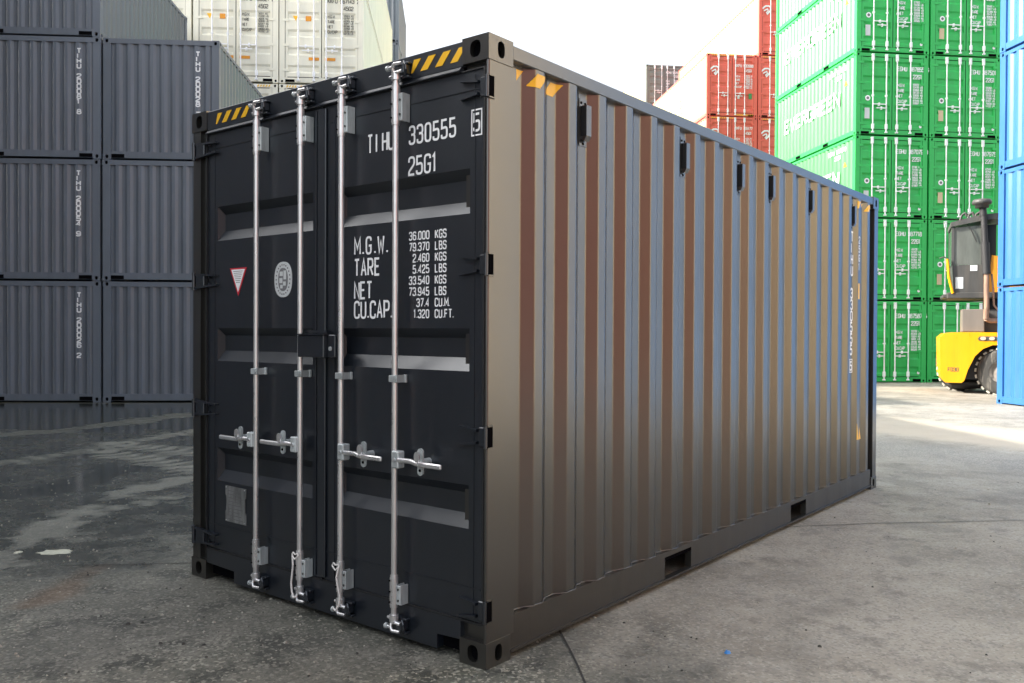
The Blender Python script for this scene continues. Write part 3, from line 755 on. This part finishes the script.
mb = MB(); mb.box(-W+.06, -.06, .06, L-.06, H-.04, H-.02, P); mb.build('roof', main)
mb = MB(); mb.box(-W+.055, -.055, .22, L-.1, .155, .185, 'black_hole'); mb.build('floor', main)
mb = MB(); corr(mb, -W+.162, -.162, .2, H-.11, .235, .036, P, L-.012, 1, 0)
mb.box(-W+.162, -.162, L-.07, L-.006, .03, .2, P); mb.box(-W+.162, -.162, L-.07, L-.006, H-.11, H-.01, P); mb.build('end_panel', main)
D = 'door_paint'
mb = MB(); mb.box(-W+.162, -.162, .006, .09, 2.772, H-.008, D, .003); mb.build('header', main)
mb = MB(); mb.prism([(-W+.10, -.016), (-.10, -.016)][::-1] if False else [(.006, 2.771), (-.012, 2.752), (-.012, 2.747), (.02, 2.747), (.02, 2.771)], 0, -W+.17, -.17, D); mb.build('drip_ledge', main)
mb = MB(); mb.prism([(-W+.162, .105), (-1.985, .098), (-1.985, .028), (-.312, .028), (-.312, .098), (-.162, .105), (-.162, .192), (-W+.162, .192)], 1, .006, .07, D)
mb.box(-2.275, -1.987, .05, .068, .03, .10, 'black_hole'); mb.box(-.310, -.165, .05, .068, .03, .10, 'black_hole')
mb.build('sill', main)
for xa, sgn in ((-2.18, 1), (-.50, 1)):
    mb = MB(); x = xa
    xe = xa+.355
    def para(x0, z0, z1):
        return [(max(min(x0, xe), xa), z0), (max(min(x0+.047, xe), xa), z0), (max(min(x0+.047+.055, xe), xa), z1), (max(min(x0+.055, xe), xa), z1)]
    for i in range(-1, 5):
        p = para(xa-.035+i*.098, 2.80, 2.862)
        if p[3][0] >= xe or (p[1][0] <= xa and p[2][0] <= xa): continue
        mb.prism(p, 1, .0035, .006, 'yellow_vinyl')
    mb.build('warning_stripes', main)
# doors
zr = [(.627, .830), (1.358, 1.557), (2.088, 2.296)]
Z0, Z1 = .205, 2.742
def leaf(xa, xb, x0, x1, y=.010):
    mb = MB()
    def q(a, b, z0, z1): mb.add([(a, y, z0), (b, y, z0), (b, y, z1), (a, y, z1)], [(0, 1, 2, 3)], D)
    q(xa, x0, Z0, Z1); q(x1, xb, Z0, Z1)
    zz = [Z0]+[z for p in zr for z in p]+[Z1]
    for k in range(0, len(zz), 2): q(x0, x1, zz[k], zz[k+1])
    for z0, z1 in zr:
        d = .044; i0, i1, j0, j1 = x0+.014, x1-.008, z0+.062, z1-.045
        V = [(x0, y, z0), (x1, y, z0), (x1, y, z1), (x0, y, z1), (i0, y+d, j0), (i1, y+d, j0), (i1, y+d, j1), (i0, y+d, j1)]
        mb.add(V, [(0, 1, 5, 4), (1, 2, 6, 5), (2, 3, 7, 6), (3, 0, 4, 7), (4, 5, 6, 7)], D)
    mb.box(xa, xb, y+.066, y+.075, Z0, Z1, D)
    for a, b in ((xa, xa+.002), (xb-.002, xb)): mb.box(a, b, y+.0005, y+.066, Z0, Z1, D)
    mb.box(xa+.01, xb-.01, y-.004, y-.0005, .352, .358, D); mb.box(xa+.01, xb-.01, y-.004, y-.0005, 2.652, 2.656, D)
    # vertical stiffener edges
    for x in (x0-.03, x1+.03): mb.box(x-.003, x+.003, y-.003, y-.0005, Z0+.02, Z1-.02, D)
    return mb
XC = -1.165
doors = []
for k, (xa, xb, x0, x1) in enumerate(((-2.268, XC-.004, -2.167, -1.255), (XC+.004, -.034, -1.04, -.118))):
    d = leaf(xa, xb, x0, x1).build('door', main); doors.append(d)
    g = MB()
    g.box(xa-.012, xa-.001, .000, .02, Z0-.008, Z1+.006, 'rubber'); g.box(xb+.001, xb+.012, .002, .02, Z0-.008, Z1+.006, 'rubber') if k else None
    g.box(xa, xb, .003, .012, Z0-.012, Z0-.001, 'rubber'); g.box(xa, xb, .003, .012, Z1+.001, Z1+.006, 'rubber')
    g.build('gasket', d)
    # hinges
    for z in (.264, 1.061, 1.848, 2.655):
        h = MB()
        if k: 
            h.box(-.050, .0, -.003, .0095, z-.045, z+.045, D, .004)
            h.prism([(-.165, z+.046), (-.058, z+.034), (-.058, z+.022), (-.165, z+.040)][::-1], 1, -.012, .0095, D)
            h.prism([(-.165, z-.046), (-.058, z-.034), (-.058, z-.022), (-.165, z-.040)], 1, -.012, .0095, D)
            h.box(-.0035, .0015, .004, .036, z-.052, z+.052, 'black_hole'); h.box(-.004, .004, .036, .041, z-.054, z+.054, P)
            h.tube((-.006, -.006, z-.05), (-.006, -.006, z+.05), .009, D, 10)
            for q in (-.05, .05): h.box(-.004, .005, .0, .036, z+q-.003, z+q+.003, P)
        else:
            h.box(-2.37, -2.28, -.016, .003, z-.04, z+.04, D, .004)
            h.tube((-2.395, -.012, z-.055), (-2.395, -.012, z+.055), .012, D, 10)
            for s in (-1, 1):
                h.prism([(-2.41, z+s*.05), (-2.15, z+s*.034), (-2.15, z+s*.024), (-2.41, z+s*.036)][::-s], 1, -.018, .0095, D)
            for q in (-.02, .02): h.tube((-2.24, .01, z+q), (-2.24, -.006, z+q), .007, D, 8)
        h.build('hinge', d)
# centre post cover strip
mb = MB(); mb.box(XC-.03, XC+.03, -.004, .0085, Z0+.01, Z1-.01, D, .003); mb.box(XC-.060, XC-.054, .004, .0085, Z0+.01, Z1-.01, D); mb.build('cover_strip', doors[1])
# locking gear
bars = [(-1.694, 0), (-1.293, 0), (-.957, 1), (-.555, 1)]
YB = -.045; Zc = 'zinc'
for i, (x, k) in enumerate(bars):
    d = doors[k]; b = MB(); b.tube((x, YB, .12), (x, YB, 2.80), .0150, Zc, 16); bar = b.build('locking_bar', d)
    for za, zb in ((2.56, 2.735), (.20, .335)):
        b = MB()
        b.tube((x, YB, za), (x, YB, zb), .0215, Zc, 16)
        b.tube((x, YB, za-.012), (x, YB, za), .0195, Zc, 16); b.tube((x, YB, zb), (x, YB, zb+.012), .0195, Zc, 16)
        b.box(x+.014, x+.020, YB+.002, .006, za+.01, zb-.035, 'zinc_dull')
        b.box(x+.020, x+.046, YB-.004, YB+.006, za+.004, zb-.035, 'zinc_dull', .004); b.box(x+.040, x+.046, YB+.004, .006, za+.004, zb-.035, 'zinc_dull')
        for q in (.25, .75): b.tube((x+.034, YB-.008, za+(zb-za)*q*.8), (x+.034, YB-.004, za+(zb-za)*q*.8), .006, 'black_paint', 8)
        for q in (.12, .5, .9): b.tube((x-.008, YB-.026, za+(zb-za)*q), (x-.008, YB-.018, za+(zb-za)*q), .0045, 'black_hole', 6)
        b.build('bar_bracket', d)
    b = MB(); b.box(x-.019, x+.038, YB-.024, YB-.0175, 1.294, 1.326, 'zinc_dull', .002)
    b.box(x+.020, x+.028, YB-.018, .008, 1.292, 1.328, 'zinc_dull'); b.box(x-.019, x-.015, YB-.018, .008, 1.294, 1.326, 'zinc_dull')
    b.box(x+.020, x+.034, -.006, .008, 1.29, 1.33, 'zinc_dull', .002)
    for dx in (.024, .032): b.tube((x+dx, YB-.028, 1.31), (x+dx, YB-.022, 1.31), .0055, 'zinc_dull', 8)
    b.build('bar_guide', d)
    # cams top and bottom: forked hooks round a dark keeper
    for top in (0, 1):
        z = 2.80 if top else .118; s = 1 if top else -1
        b = MB(); b.tube((x, YB, z-s*.035), (x, YB, z), .0225, Zc, 14)
        b.path([(x-.006, YB-.008, z), (x-.008, YB-.016, z+s*.022), (x+.004, YB-.018, z+s*.040), (x+.044, YB-.006, z+s*.042)], .0085, Zc)
        b.path([(x, YB-.010, z+s*.002), (x+.022, YB-.012, z-s*.002), (x+.044, YB-.004, z+s*.004)], .0085, Zc)
        b.tube((x-.05, YB-.004, z+s*.030), (x-.010, YB-.006, z+s*.032), .008, Zc, 8); b.tube((x-.048, YB+.006, z-s*.012), (x-.012, YB, z-s*.010), .0075, Zc, 8)
        b.tube((x-.056, YB-.004, z+s*.030), (x-.044, YB-.004, z+s*.030), .015, 'zinc_dull', 8)
        b.build('cam', bar)
        b = MB(); zz = z+s*.018
        b.box(x+.012, x+.052, -.046, .0055, zz-.024, zz+.024, D, .004)
        for q in (-.036, .030): b.box(x-.022, x+.062, -.024, .0055, zz+q-.006, zz+q+.006, D, .003)
        b.path([(x+.05, -.04, zz+.032), (x+.066, -.046, zz+.012), (x+.068, -.044, zz-.012), (x+.052, -.036, zz-.030)], .007, D)
        b.build('keeper', main)
    # handle
    sgn = -1 if k == 0 else 1; zh = .918+(.006 if i in (1,) else 0); b = MB()
    b.box(min(x+sgn*.004, x+sgn*.052), max(x+sgn*.004, x+sgn*.052), YB-.028, YB+.02, zh-.042, zh+.042, 'zinc_dull', .005)
    b.tube((x+sgn*.028, YB-.034, zh), (x+sgn*.028, YB-.026, zh), .010, Zc, 10)
    ct = .185 if k else .14; A = [(x+sgn*.045, YB-.018, zh), (x+sgn*(ct-.05), YB-.022, zh+.002), (x+sgn*(ct-.015), YB-.026, zh-.004), (x+sgn*(ct+.01), YB-.026, zh-.006)]
    b.path(A, .0125, Zc, 10)
    b.box(min(x+sgn*ct, x+sgn*(.34 if k else .32)), max(x+sgn*ct, x+sgn*(.34 if k else .32)), YB-.036, YB-.020, zh-.018, zh+.006, Zc, .005)
    b.build('door_handle', d)
    b = MB(); xr = x+sgn*ct
    oval = [(xr+.019*math.cos(t), zh+.002+(.046 if math.sin(t) > 0 else -.046)+.019*math.sin(t)) for t in [2*math.pi*q/20 for q in range(20)]]
    b.prism(oval, 1, YB-.010, YB-.002, 'zinc_dull')
    up = [(xr+sgn*0+.010+.017*math.cos(t), zh+.030+.026*math.sin(t)) for t in [2*math.pi*q/16 for q in range(16)]]
    b.prism(up, 1, YB-.046, YB-.037, Zc)
    b.tube((xr, YB-.002, zh), (xr, .009, zh), .017, 'zinc_dull', 12); b.tube((xr, YB-.014, zh-.038), (xr, YB-.0095, zh-.038), .007, 'black_hole', 8)
    b.build('handle_catch', d)
# pale cords looped on two bars
for x in (-1.293, -.957):
    b = MB(); lp = [(x-.026, YB-.03, .322), (x, YB-.034, .306), (x+.026, YB-.03, .326), (x+.02, YB-.026, .338), (x, YB-.032, .332), (x-.02, YB-.028, .34), (x-.03, YB-.026, .33), (x-.026, YB-.03, .322)]
    b.path(lp, .004, 'rope', 6)
    s = -1 if x < -1.1 else 1
    b.path([(x+s*.024, YB-.03, .322), (x+s*.012, YB-.036, .27), (x+s*.022, YB-.034, .22), (x+s*.034, YB-.03, .17), (x+s*.026, YB-.032, .125), (x+s*.006, YB-.036, .098), (x-s*.016, YB-.034, .108)], .005, 'rope', 6)
    tag(b.build('cord', main))
# lock box
mb = MB(); mb.box(-1.262, -1.045, -.088, -.004, 1.402, 1.520, D, .004); mb.box(-1.045, -.985, -.062, -.002, 1.405, 1.522, D, .004)
mb.prism([(-1.27, -.002), (-1.04, -.002), (-1.04, -.10), (-1.262, -.10)], 2, 1.5205, 1.527, D); mb.box(-1.29, -1.10, -.02, -.002, 1.53, 1.545, D)
mb.tube((-1.02, -.066, 1.45), (-1.02, -.06, 1.45), .012, 'zinc_dull', 10); mb.build('lock_box', doors[1])
# plates, stickers
mb = MB(); pr = [(-2.070, .392), (-1.862, .392), (-1.862, .455), (-1.872, .462), (-1.872, .545), (-1.862, .552), (-1.862, .606), (-2.070, .606), (-2.070, .552), (-2.060, .545), (-2.060, .462), (-2.070, .455)]
mb.prism(pr, 1, .002, .009, 'plate')
for r_ in range(9): mb.box(-2.045, -1.89-(r_ % 3)*.015, .0012, .002, .41+r_*.021, .414+r_*.021, 'grey_vinyl')
for x in (-2.06, -1.872):
    for z in (.40, .598): mb.tube((x, -.001, z), (x, .003, z), .004, 'zinc', 8)
mb.build('data_plate', doors[0])
mb = MB(); mb.prism([(-2.035, 1.915), (-1.863, 1.915), (-1.949, 1.748)][::-1], 1, .007, .0095, 'red_vinyl')
mb.prism([(-2.018, 1.906), (-1.880, 1.906), (-1.949, 1.772)][::-1], 1, .0055, .007, 'white_vinyl')
for i, z in enumerate((1.893, 1.882, 1.871, 1.860, 1.849, 1.838, 1.827)):
    hw = (z-1.775)*.40; mb.box(-1.949-hw, -1.949+hw*(.9 if i % 2 else 1), .005, .0055, z, z+.003, 'grey_vinyl')
mb.build('sticker', doors[0])
mb = MB(); cx, cz = -1.515, 1.831
def sup(a, b, n=32, e=2.4): return [(cx+a*math.copysign(abs(math.cos(t))**(2/e), math.cos(t)), cz+b*math.copysign(abs(math.sin(t))**(2/e), math.sin(t))) for t in [2*math.pi*q/n for q in range(n)]]
mb.prism(sup(.080, .100), 1, .007, .0095, 'silver_vinyl'); mb.prism(sup(.043, .065), 1, .0055, .007, 'grey_vinyl')
for q in range(22):
    t = 2*math.pi*q/22; a = (.0625*math.cos(t), .083*math.sin(t)); mb.box(cx+a[0]-.004, cx+a[0]+.004, .0052, .007, cz+a[1]-.004, cz+a[1]+.004, 'grey_vinyl')
for x0, z0, x1, z1 in ((-.03,.02,.0,.045),(.006,.0,.03,.05),(-.032,-.02,-.004,.008),(.002,-.035,.026,-.012),(-.024,-.05,-.002,-.030)):
    mb.box(cx+x0, cx+x1, .0052, .0055, cz+z0, cz+z1, 'silver_vinyl')
mb.build('emblem', doors[0])
# door writing
mb = MB(); YT = .0085; wv = 'white_vinyl'
def txt(s, x, z, h, cw, adv, th, align='l'): lettering(mb, s, (x, YT, z), U_, V_, NF, h, cw, adv, th, wv, align)
txt('T', -.813, 2.452, .088, .032, .05, .0115); txt('I', -.754, 2.452, .088, .032, .05, .0115); txt('H', -.704, 2.452, .088, .032, .05, .0115); txt('U', -.660, 2.452, .088, .034, .05, .0115)
txt('330555', -.512, 2.458, .084, .034, .0535, .0115); txt('25G1', -.516, 2.308, .084, .036, .0535, .0115)
txt('5', -.094, 2.464, .076, .032, .05, .0115)
mb.build('serial_number', doors[1]); mb = MB()
for a0, a1, b0, b1 in ((-.111, -.045, 2.556, 2.563), (-.111, -.045, 2.440, 2.447), (-.111, -.105, 2.447, 2.556), (-.051, -.045, 2.447, 2.556)): mb.box(a0, a1, YT-.0005, .0095, b0, b1, wv)
mb.build('check_digit_frame', doors[1]); mb = MB()
for s, z, adv in (('M.G.W.', 1.940, .0625), ('TARE', 1.829, .0515), ('NET', 1.711, .0475), ('CU.CAP.', 1.611, .0505)): txt(s, -.912, z, .082, .034, adv, .0115)
mb.build('weight_heading', doors[1]); mb = MB()
for i, (a, b) in enumerate((('36.000', 'KGS'), ('79.370', 'LBS'), ('2.460', 'KGS'), ('5.425', 'LBS'), ('33.540', 'KGS'), ('73.945', 'LBS'), ('37.4', 'CU.M.'), ('1.320', 'CU.FT.'))):
    z = 1.989-i*.0543; txt(a, -.378, z, .037, .0175, .0262, .0065, 'r'); txt(b, -.336, z, .037, .0175, .0262, .0065)
mb.build('weight_table', doors[1])

# ------------------------------------------------------------------ forklift between the blue and green stacks
fk = root('forklift', (11.24, 22.6, 0), R(-24), 'yellow heavy forklift with grey cab half hidden behind the blue containers', 'forklift')
Y_ = 'fork_yellow'
mb = MB()
body = [(.02, .50), (.05, .36), (.14, .28), (.52, .28), (.58, .34), (.66, .62), (.82, .98), (1.00, 1.17), (1.22, 1.27), (2.6, 1.29), (2.6, 1.60), (.40, 1.60), (.12, 1.57), (.0, 1.46)]
mb.prism(body, 1, 0, 2.2, Y_)
fm = mb.build('counterweight', fk); bv = fm.modifiers.new('b', 'BEVEL'); bv.width = .045; bv.segments = 3; bv.limit_method = 'ANGLE'
mb = MB(); mb.box(2.62, 4.9, .05, 2.15, .5, 1.55, Y_, .04); mb.build('chassis', fk)
mb = MB(); mb.prism([(.56, .36), (.70, .70), (.84, .98), (1.02, 1.15), (1.24, 1.25), (2.4, 1.27), (2.4, .36)], 1, .35, 2.1, 'fork_black'); mb.build('wheel_arch', fk)
def wheel(x, y, r, w, ang=0):
    t = MB(); ax = (math.sin(ang), -math.cos(ang), 0)
    t.lathe((x, y, r), ax, [(r*.45, w*.5), (r*.62, w*.56), (r*.86, w*.55), (r*.97, w*.46), (r, w*.36), (r, -w*.36), (r*.97, -w*.46), (r*.86, -w*.55), (r*.45, -w*.5)], 'tyre', 40)
    A = Vector(ax); a = A.orthogonal().normalized(); b = A.cross(a)
    for i in range(22):
        th = 2*math.pi*i/22
        for s in (-1, 1):
            d0 = a*math.cos(th+s*.06)+b*math.sin(th+s*.06); tt = a*-math.sin(th)+b*math.cos(th); c = Vector((x, y, r))+d0*(r-.01)+A*s*w*.25
            vs = [c+d0*k+tt*m*.045+A*l*w*.24 for k in (0, .045) for m in (-1, 1) for l in (-1, 1)]
            t.add(vs, [(0, 1, 3, 2), (4, 6, 7, 5), (0, 4, 5, 1), (2, 3, 7, 6), (0, 2, 6, 4), (1, 5, 7, 3)], 'dusty_tread')
    o = t.build('wheel', fk)
    t = MB(); t.lathe((x, y, r), ax, [(0.001, w*.30), (r*.2, w*.34), (r*.22, w*.22), (r*.40, w*.24), (r*.47, w*.5), (r*.50, w*.5), (r*.50, -w*.4), (.001, -w*.4)], 'rim', 32); t.build('rim', o)
wheel(1.46, .16, .58, .36, R(-25)); wheel(.62, 1.55, .56, .46, R(-25)); wheel(4.2, .25, .72, .5); wheel(4.2, 1.9, .72, .5)
mb = MB(); mb.box(.25, 1.2, .7, 1.9, .10, .34, 'fork_black', .08); mb.build('axle', fk)
mb = MB()
mb.prism([(.90, 1.385), (1.30, 1.385), (1.33, 1.44), (1.30, 1.495), (.92, 1.495), (.88, 1.44)], 1, -.012, .001, 'fork_grey')
for cx_ in (1.0, 1.2): mb.prism([(cx_+.065*math.cos(t), 1.44+.045*math.sin(t)) for t in [2*math.pi*q/16 for q in range(16)]], 1, -.03, -.0125, 'lamp')
mb.build('tail_lamp', fk)
mb = MB(); lettering(mb, 'FD30', (.20, -.004, .58), U_, V_, NF, .09, .045, .065, .016, 'fork_grey'); mb.build('marking', fk)
mb = MB(); mb.box(.52, 1.04, .12, .90, 1.605, 2.20, 'box_grey', .015); mb.box(.54, 1.02, .114, .119, 1.63, 2.18, 'box_grey'); mb.box(1.05, 1.5, .35, .9, 1.605, 2.20, 'fork_grey', .01); mb.build('engine_box', fk)
mb = MB(); mb.box(.16, 2.7, .1, 1.7, 2.48, 2.64, 'fork_grey', .02); mb.box(.06, .20, .2, 1.5, 2.50, 2.60, 'fork_grey', .02); mb.box(1.1, 2.4, .5, 1.5, 1.60, 2.48, 'fork_black', .02); mb.build('cab_floor', fk)
mb = MB()
mb.prism([(.32, 2.64), (1.02, 2.64), (.98, 3.36), (.28, 3.36)], 1, .15, 1.6, 'fork_grey')
for x, y in ((.26, .15), (.95, .15), (.95, 1.52), (.26, 1.52), (2.35, .15)): mb.box(x, x+.06, y, y+.07, 3.36 if x < 2 else 2.64, 4.42, 'fork_grey' if x < .5 else 'fork_black')
mb.box(1.02, 2.4, .3, .36, 3.30, 3.35, 'fork_black'); mb.box(1.02, 1.30, .3, 1.5, 2.64, 4.4, 'fork_black')
cabo = mb.build('cab', fk)
mb = MB(); mb.prism([(.32, 3.365), (.95, 3.365), (.95, 4.38), (.32, 4.34)], 1, .18, .20, 'glass'); mb.box(.27, .29, .23, 1.52, 3.365, 4.34, 'glass'); mb.build('window', cabo)
mb = MB(); mb.prism([(.24, 4.36), (1.0, 4.50), (2.5, 4.62), (2.5, 4.76), (.9, 4.64), (.24, 4.48)], 1, .08, 1.68, 'fork_grey'); mb.build('roof', cabo)
mb = MB(); mb.path([(.62, .14, 4.42), (.74, .12, 4.2), (.84, .14, 3.95)], .012, 'fork_black', 6); mb.build('wiper', cabo)
mb = MB(); mb.prism([(1.12, 2.645), (1.95, 2.645), (1.95, 3.25), (1.5, 3.55), (1.2, 3.60)], 1, .26, .29, 'orange_vinyl'); mb.build('side_cover', cabo)
mb = MB(); mb.box(.36, .54, .142, .148, 2.74, 3.04, 'silver_vinyl'); mb.box(.70, .86, .142, .148, 3.20, 3.345, 'white_vinyl'); mb.build('sticker', cabo)
mb = MB(); mb.path([(.30, .1, 2.62), (.20, .08, 3.05), (.18, .08, 3.35), (.16, .08, 3.52)], .035, Y_, 8); mb.path([(.16, .08, 3.52), (.08, .08, 3.58), (-.02, .1, 3.54)], .016, 'fork_grey', 8); mb.build('grab_rail', fk)
mb = MB(); mb.path([(1.06, .02, 1.95), (1.07, -.02, 2.2), (1.06, -.04, 3.1)], .065, 'pipe', 12); mb.tube((1.06, -.04, 3.1), (1.02, -.02, 3.9), .10, 'fork_black', 14); mb.tube((1.02, -.02, 3.9), (.98, .0, 4.65), .075, 'fork_black', 12)
mb.path([(1.18, .02, 3.1), (1.22, 0, 2.7), (1.24, .05, 2.3), (1.4, .1, 2.1)], .025, 'pipe', 8); mb.path([(1.06, .02, 1.95), (1.16, .1, 1.90), (1.5, .2, 1.90)], .065, 'pipe', 12); mb.build('exhaust_pipe', fk)
mb = MB(); mb.lathe((.94, .0, 4.92), (0, 0, 1), [(.001, -.11), (.16, -.11), (.16, -.03), (.22, -.02), (.235, .04), (.20, .10), (.08, .12), (.001, .12)], 'fork_grey', 20)
mb.tube((.98, 0, 4.6), (.96, 0, 4.82), .085, 'fork_black', 12); mb.build('air_intake', fk)
for x in (.45, .62, .78):
    mb = MB(); mb.path([(x, .3, 4.5), (x+.05, .3, 4.68), (x+.14, .3, 4.74), (x+.16, .3, 4.64)], .03, 'fork_grey', 8); mb.build('roof_fitting', fk)
mb = MB()
for y in (.6, 1.6): mb.box(5.0, 5.2, y, y+.2, .1, 5.2, 'fork_black')
mb.box(5.02, 5.18, .8, 1.6, 2.4, 2.6, 'fork_black'); mb.box(5.02, 5.18, .8, 1.6, 4.9, 5.1, 'fork_black'); mb.build('mast', fk)
for y in (.6, 1.6):
    mb = MB(); mb.prism([(5.2, .9), (5.26, .9), (5.26, .13), (6.4, .10), (6.4, .07), (5.2, .07)], 1, y, y+.14, 'fork_black'); mb.build('fork', fk)

# ------------------------------------------------------------------ litter
def scrap(name, p, sx, sy, mat, label, cat, n=14, seed=1, h=.006, rz=0):
    rn = random.Random(seed); mb = MB(); pts = []
    for i in range(n):
        t = 2*math.pi*i/n; k = rn.uniform(.65, 1.1); pts.append((sx*k*math.cos(t), sy*k*math.sin(t)))
    ring2 = [(x*.55, y*.55, h*rn.uniform(.7, 1.6)) for x, y in pts]
    mb.add([(x, y, .001) for x, y in pts]+ring2, [(i, (i+1) % n, n+(i+1) % n, n+i) for i in range(n)]+[tuple(range(n, 2*n))], mat)
    o = mb.build(name, None, (p[0], p[1], .0)); o.rotation_euler = (0, 0, rz); return tag(o, label, cat)
scrap('ivory_patch', gp(56, 552), .125, .085, 'ivory', 'long pale patch lying on the wet ground', 'foam patch', 18, 3)  # flat pale patches, slightly raised in the middle
scrap('ivory_patch', gp(18, 552.5), .03, .035, 'ivory', 'small round pale patch at the left edge', 'foam patch', 12, 5)
scrap('plastic_scrap', gp(727, 653.5), .020, .014, 'blue_plastic', 'crumpled blue plastic scrap on the concrete', 'litter', 7, 6, .012)

def pebbles():
    rn = random.Random(8); mb = MB()
    for i in range(2600):
        y = rn.uniform(2.9, 9.5)**1.0; x = rn.uniform(-.62*y-.3, .62*y+.3)
        if x > .8 and rn.random() < .75: continue
        r = rn.choice((.003, .004, .005, .006, .009))*rn.uniform(.8, 1.3)
        if i > 2560: r *= 1.8
        a = rn.uniform(0, 6.28); vs = [(x+r*math.cos(a+k*1.57)*rn.uniform(.7, 1.3), y+r*math.sin(a+k*1.57)*rn.uniform(.7, 1.3), .0005) for k in range(4)]
        vs += [(x+r*.5*math.cos(a+k*1.57+.4), y+r*.5*math.sin(a+k*1.57+.4), r*rn.uniform(.6, .95)) for k in range(4)]
        mb.add(vs, [(k, (k+1) % 4, 4+(k+1) % 4, 4+k) for k in range(4)]+[(4, 5, 6, 7)], rn.choice(('grit_pale', 'grit_dark', 'grit_pale')))
    tag(mb.build('grit'), kind='stuff', label='loose pale and dark grit strewn over the yard', cat='grit')
MT['grit_pale'] = paint('grit_pale', (.30, .29, .25), .9, .4, scale=30); MT['grit_dark'] = paint('grit_dark', (.05, .05, .046), .9, .3)
pebbles()
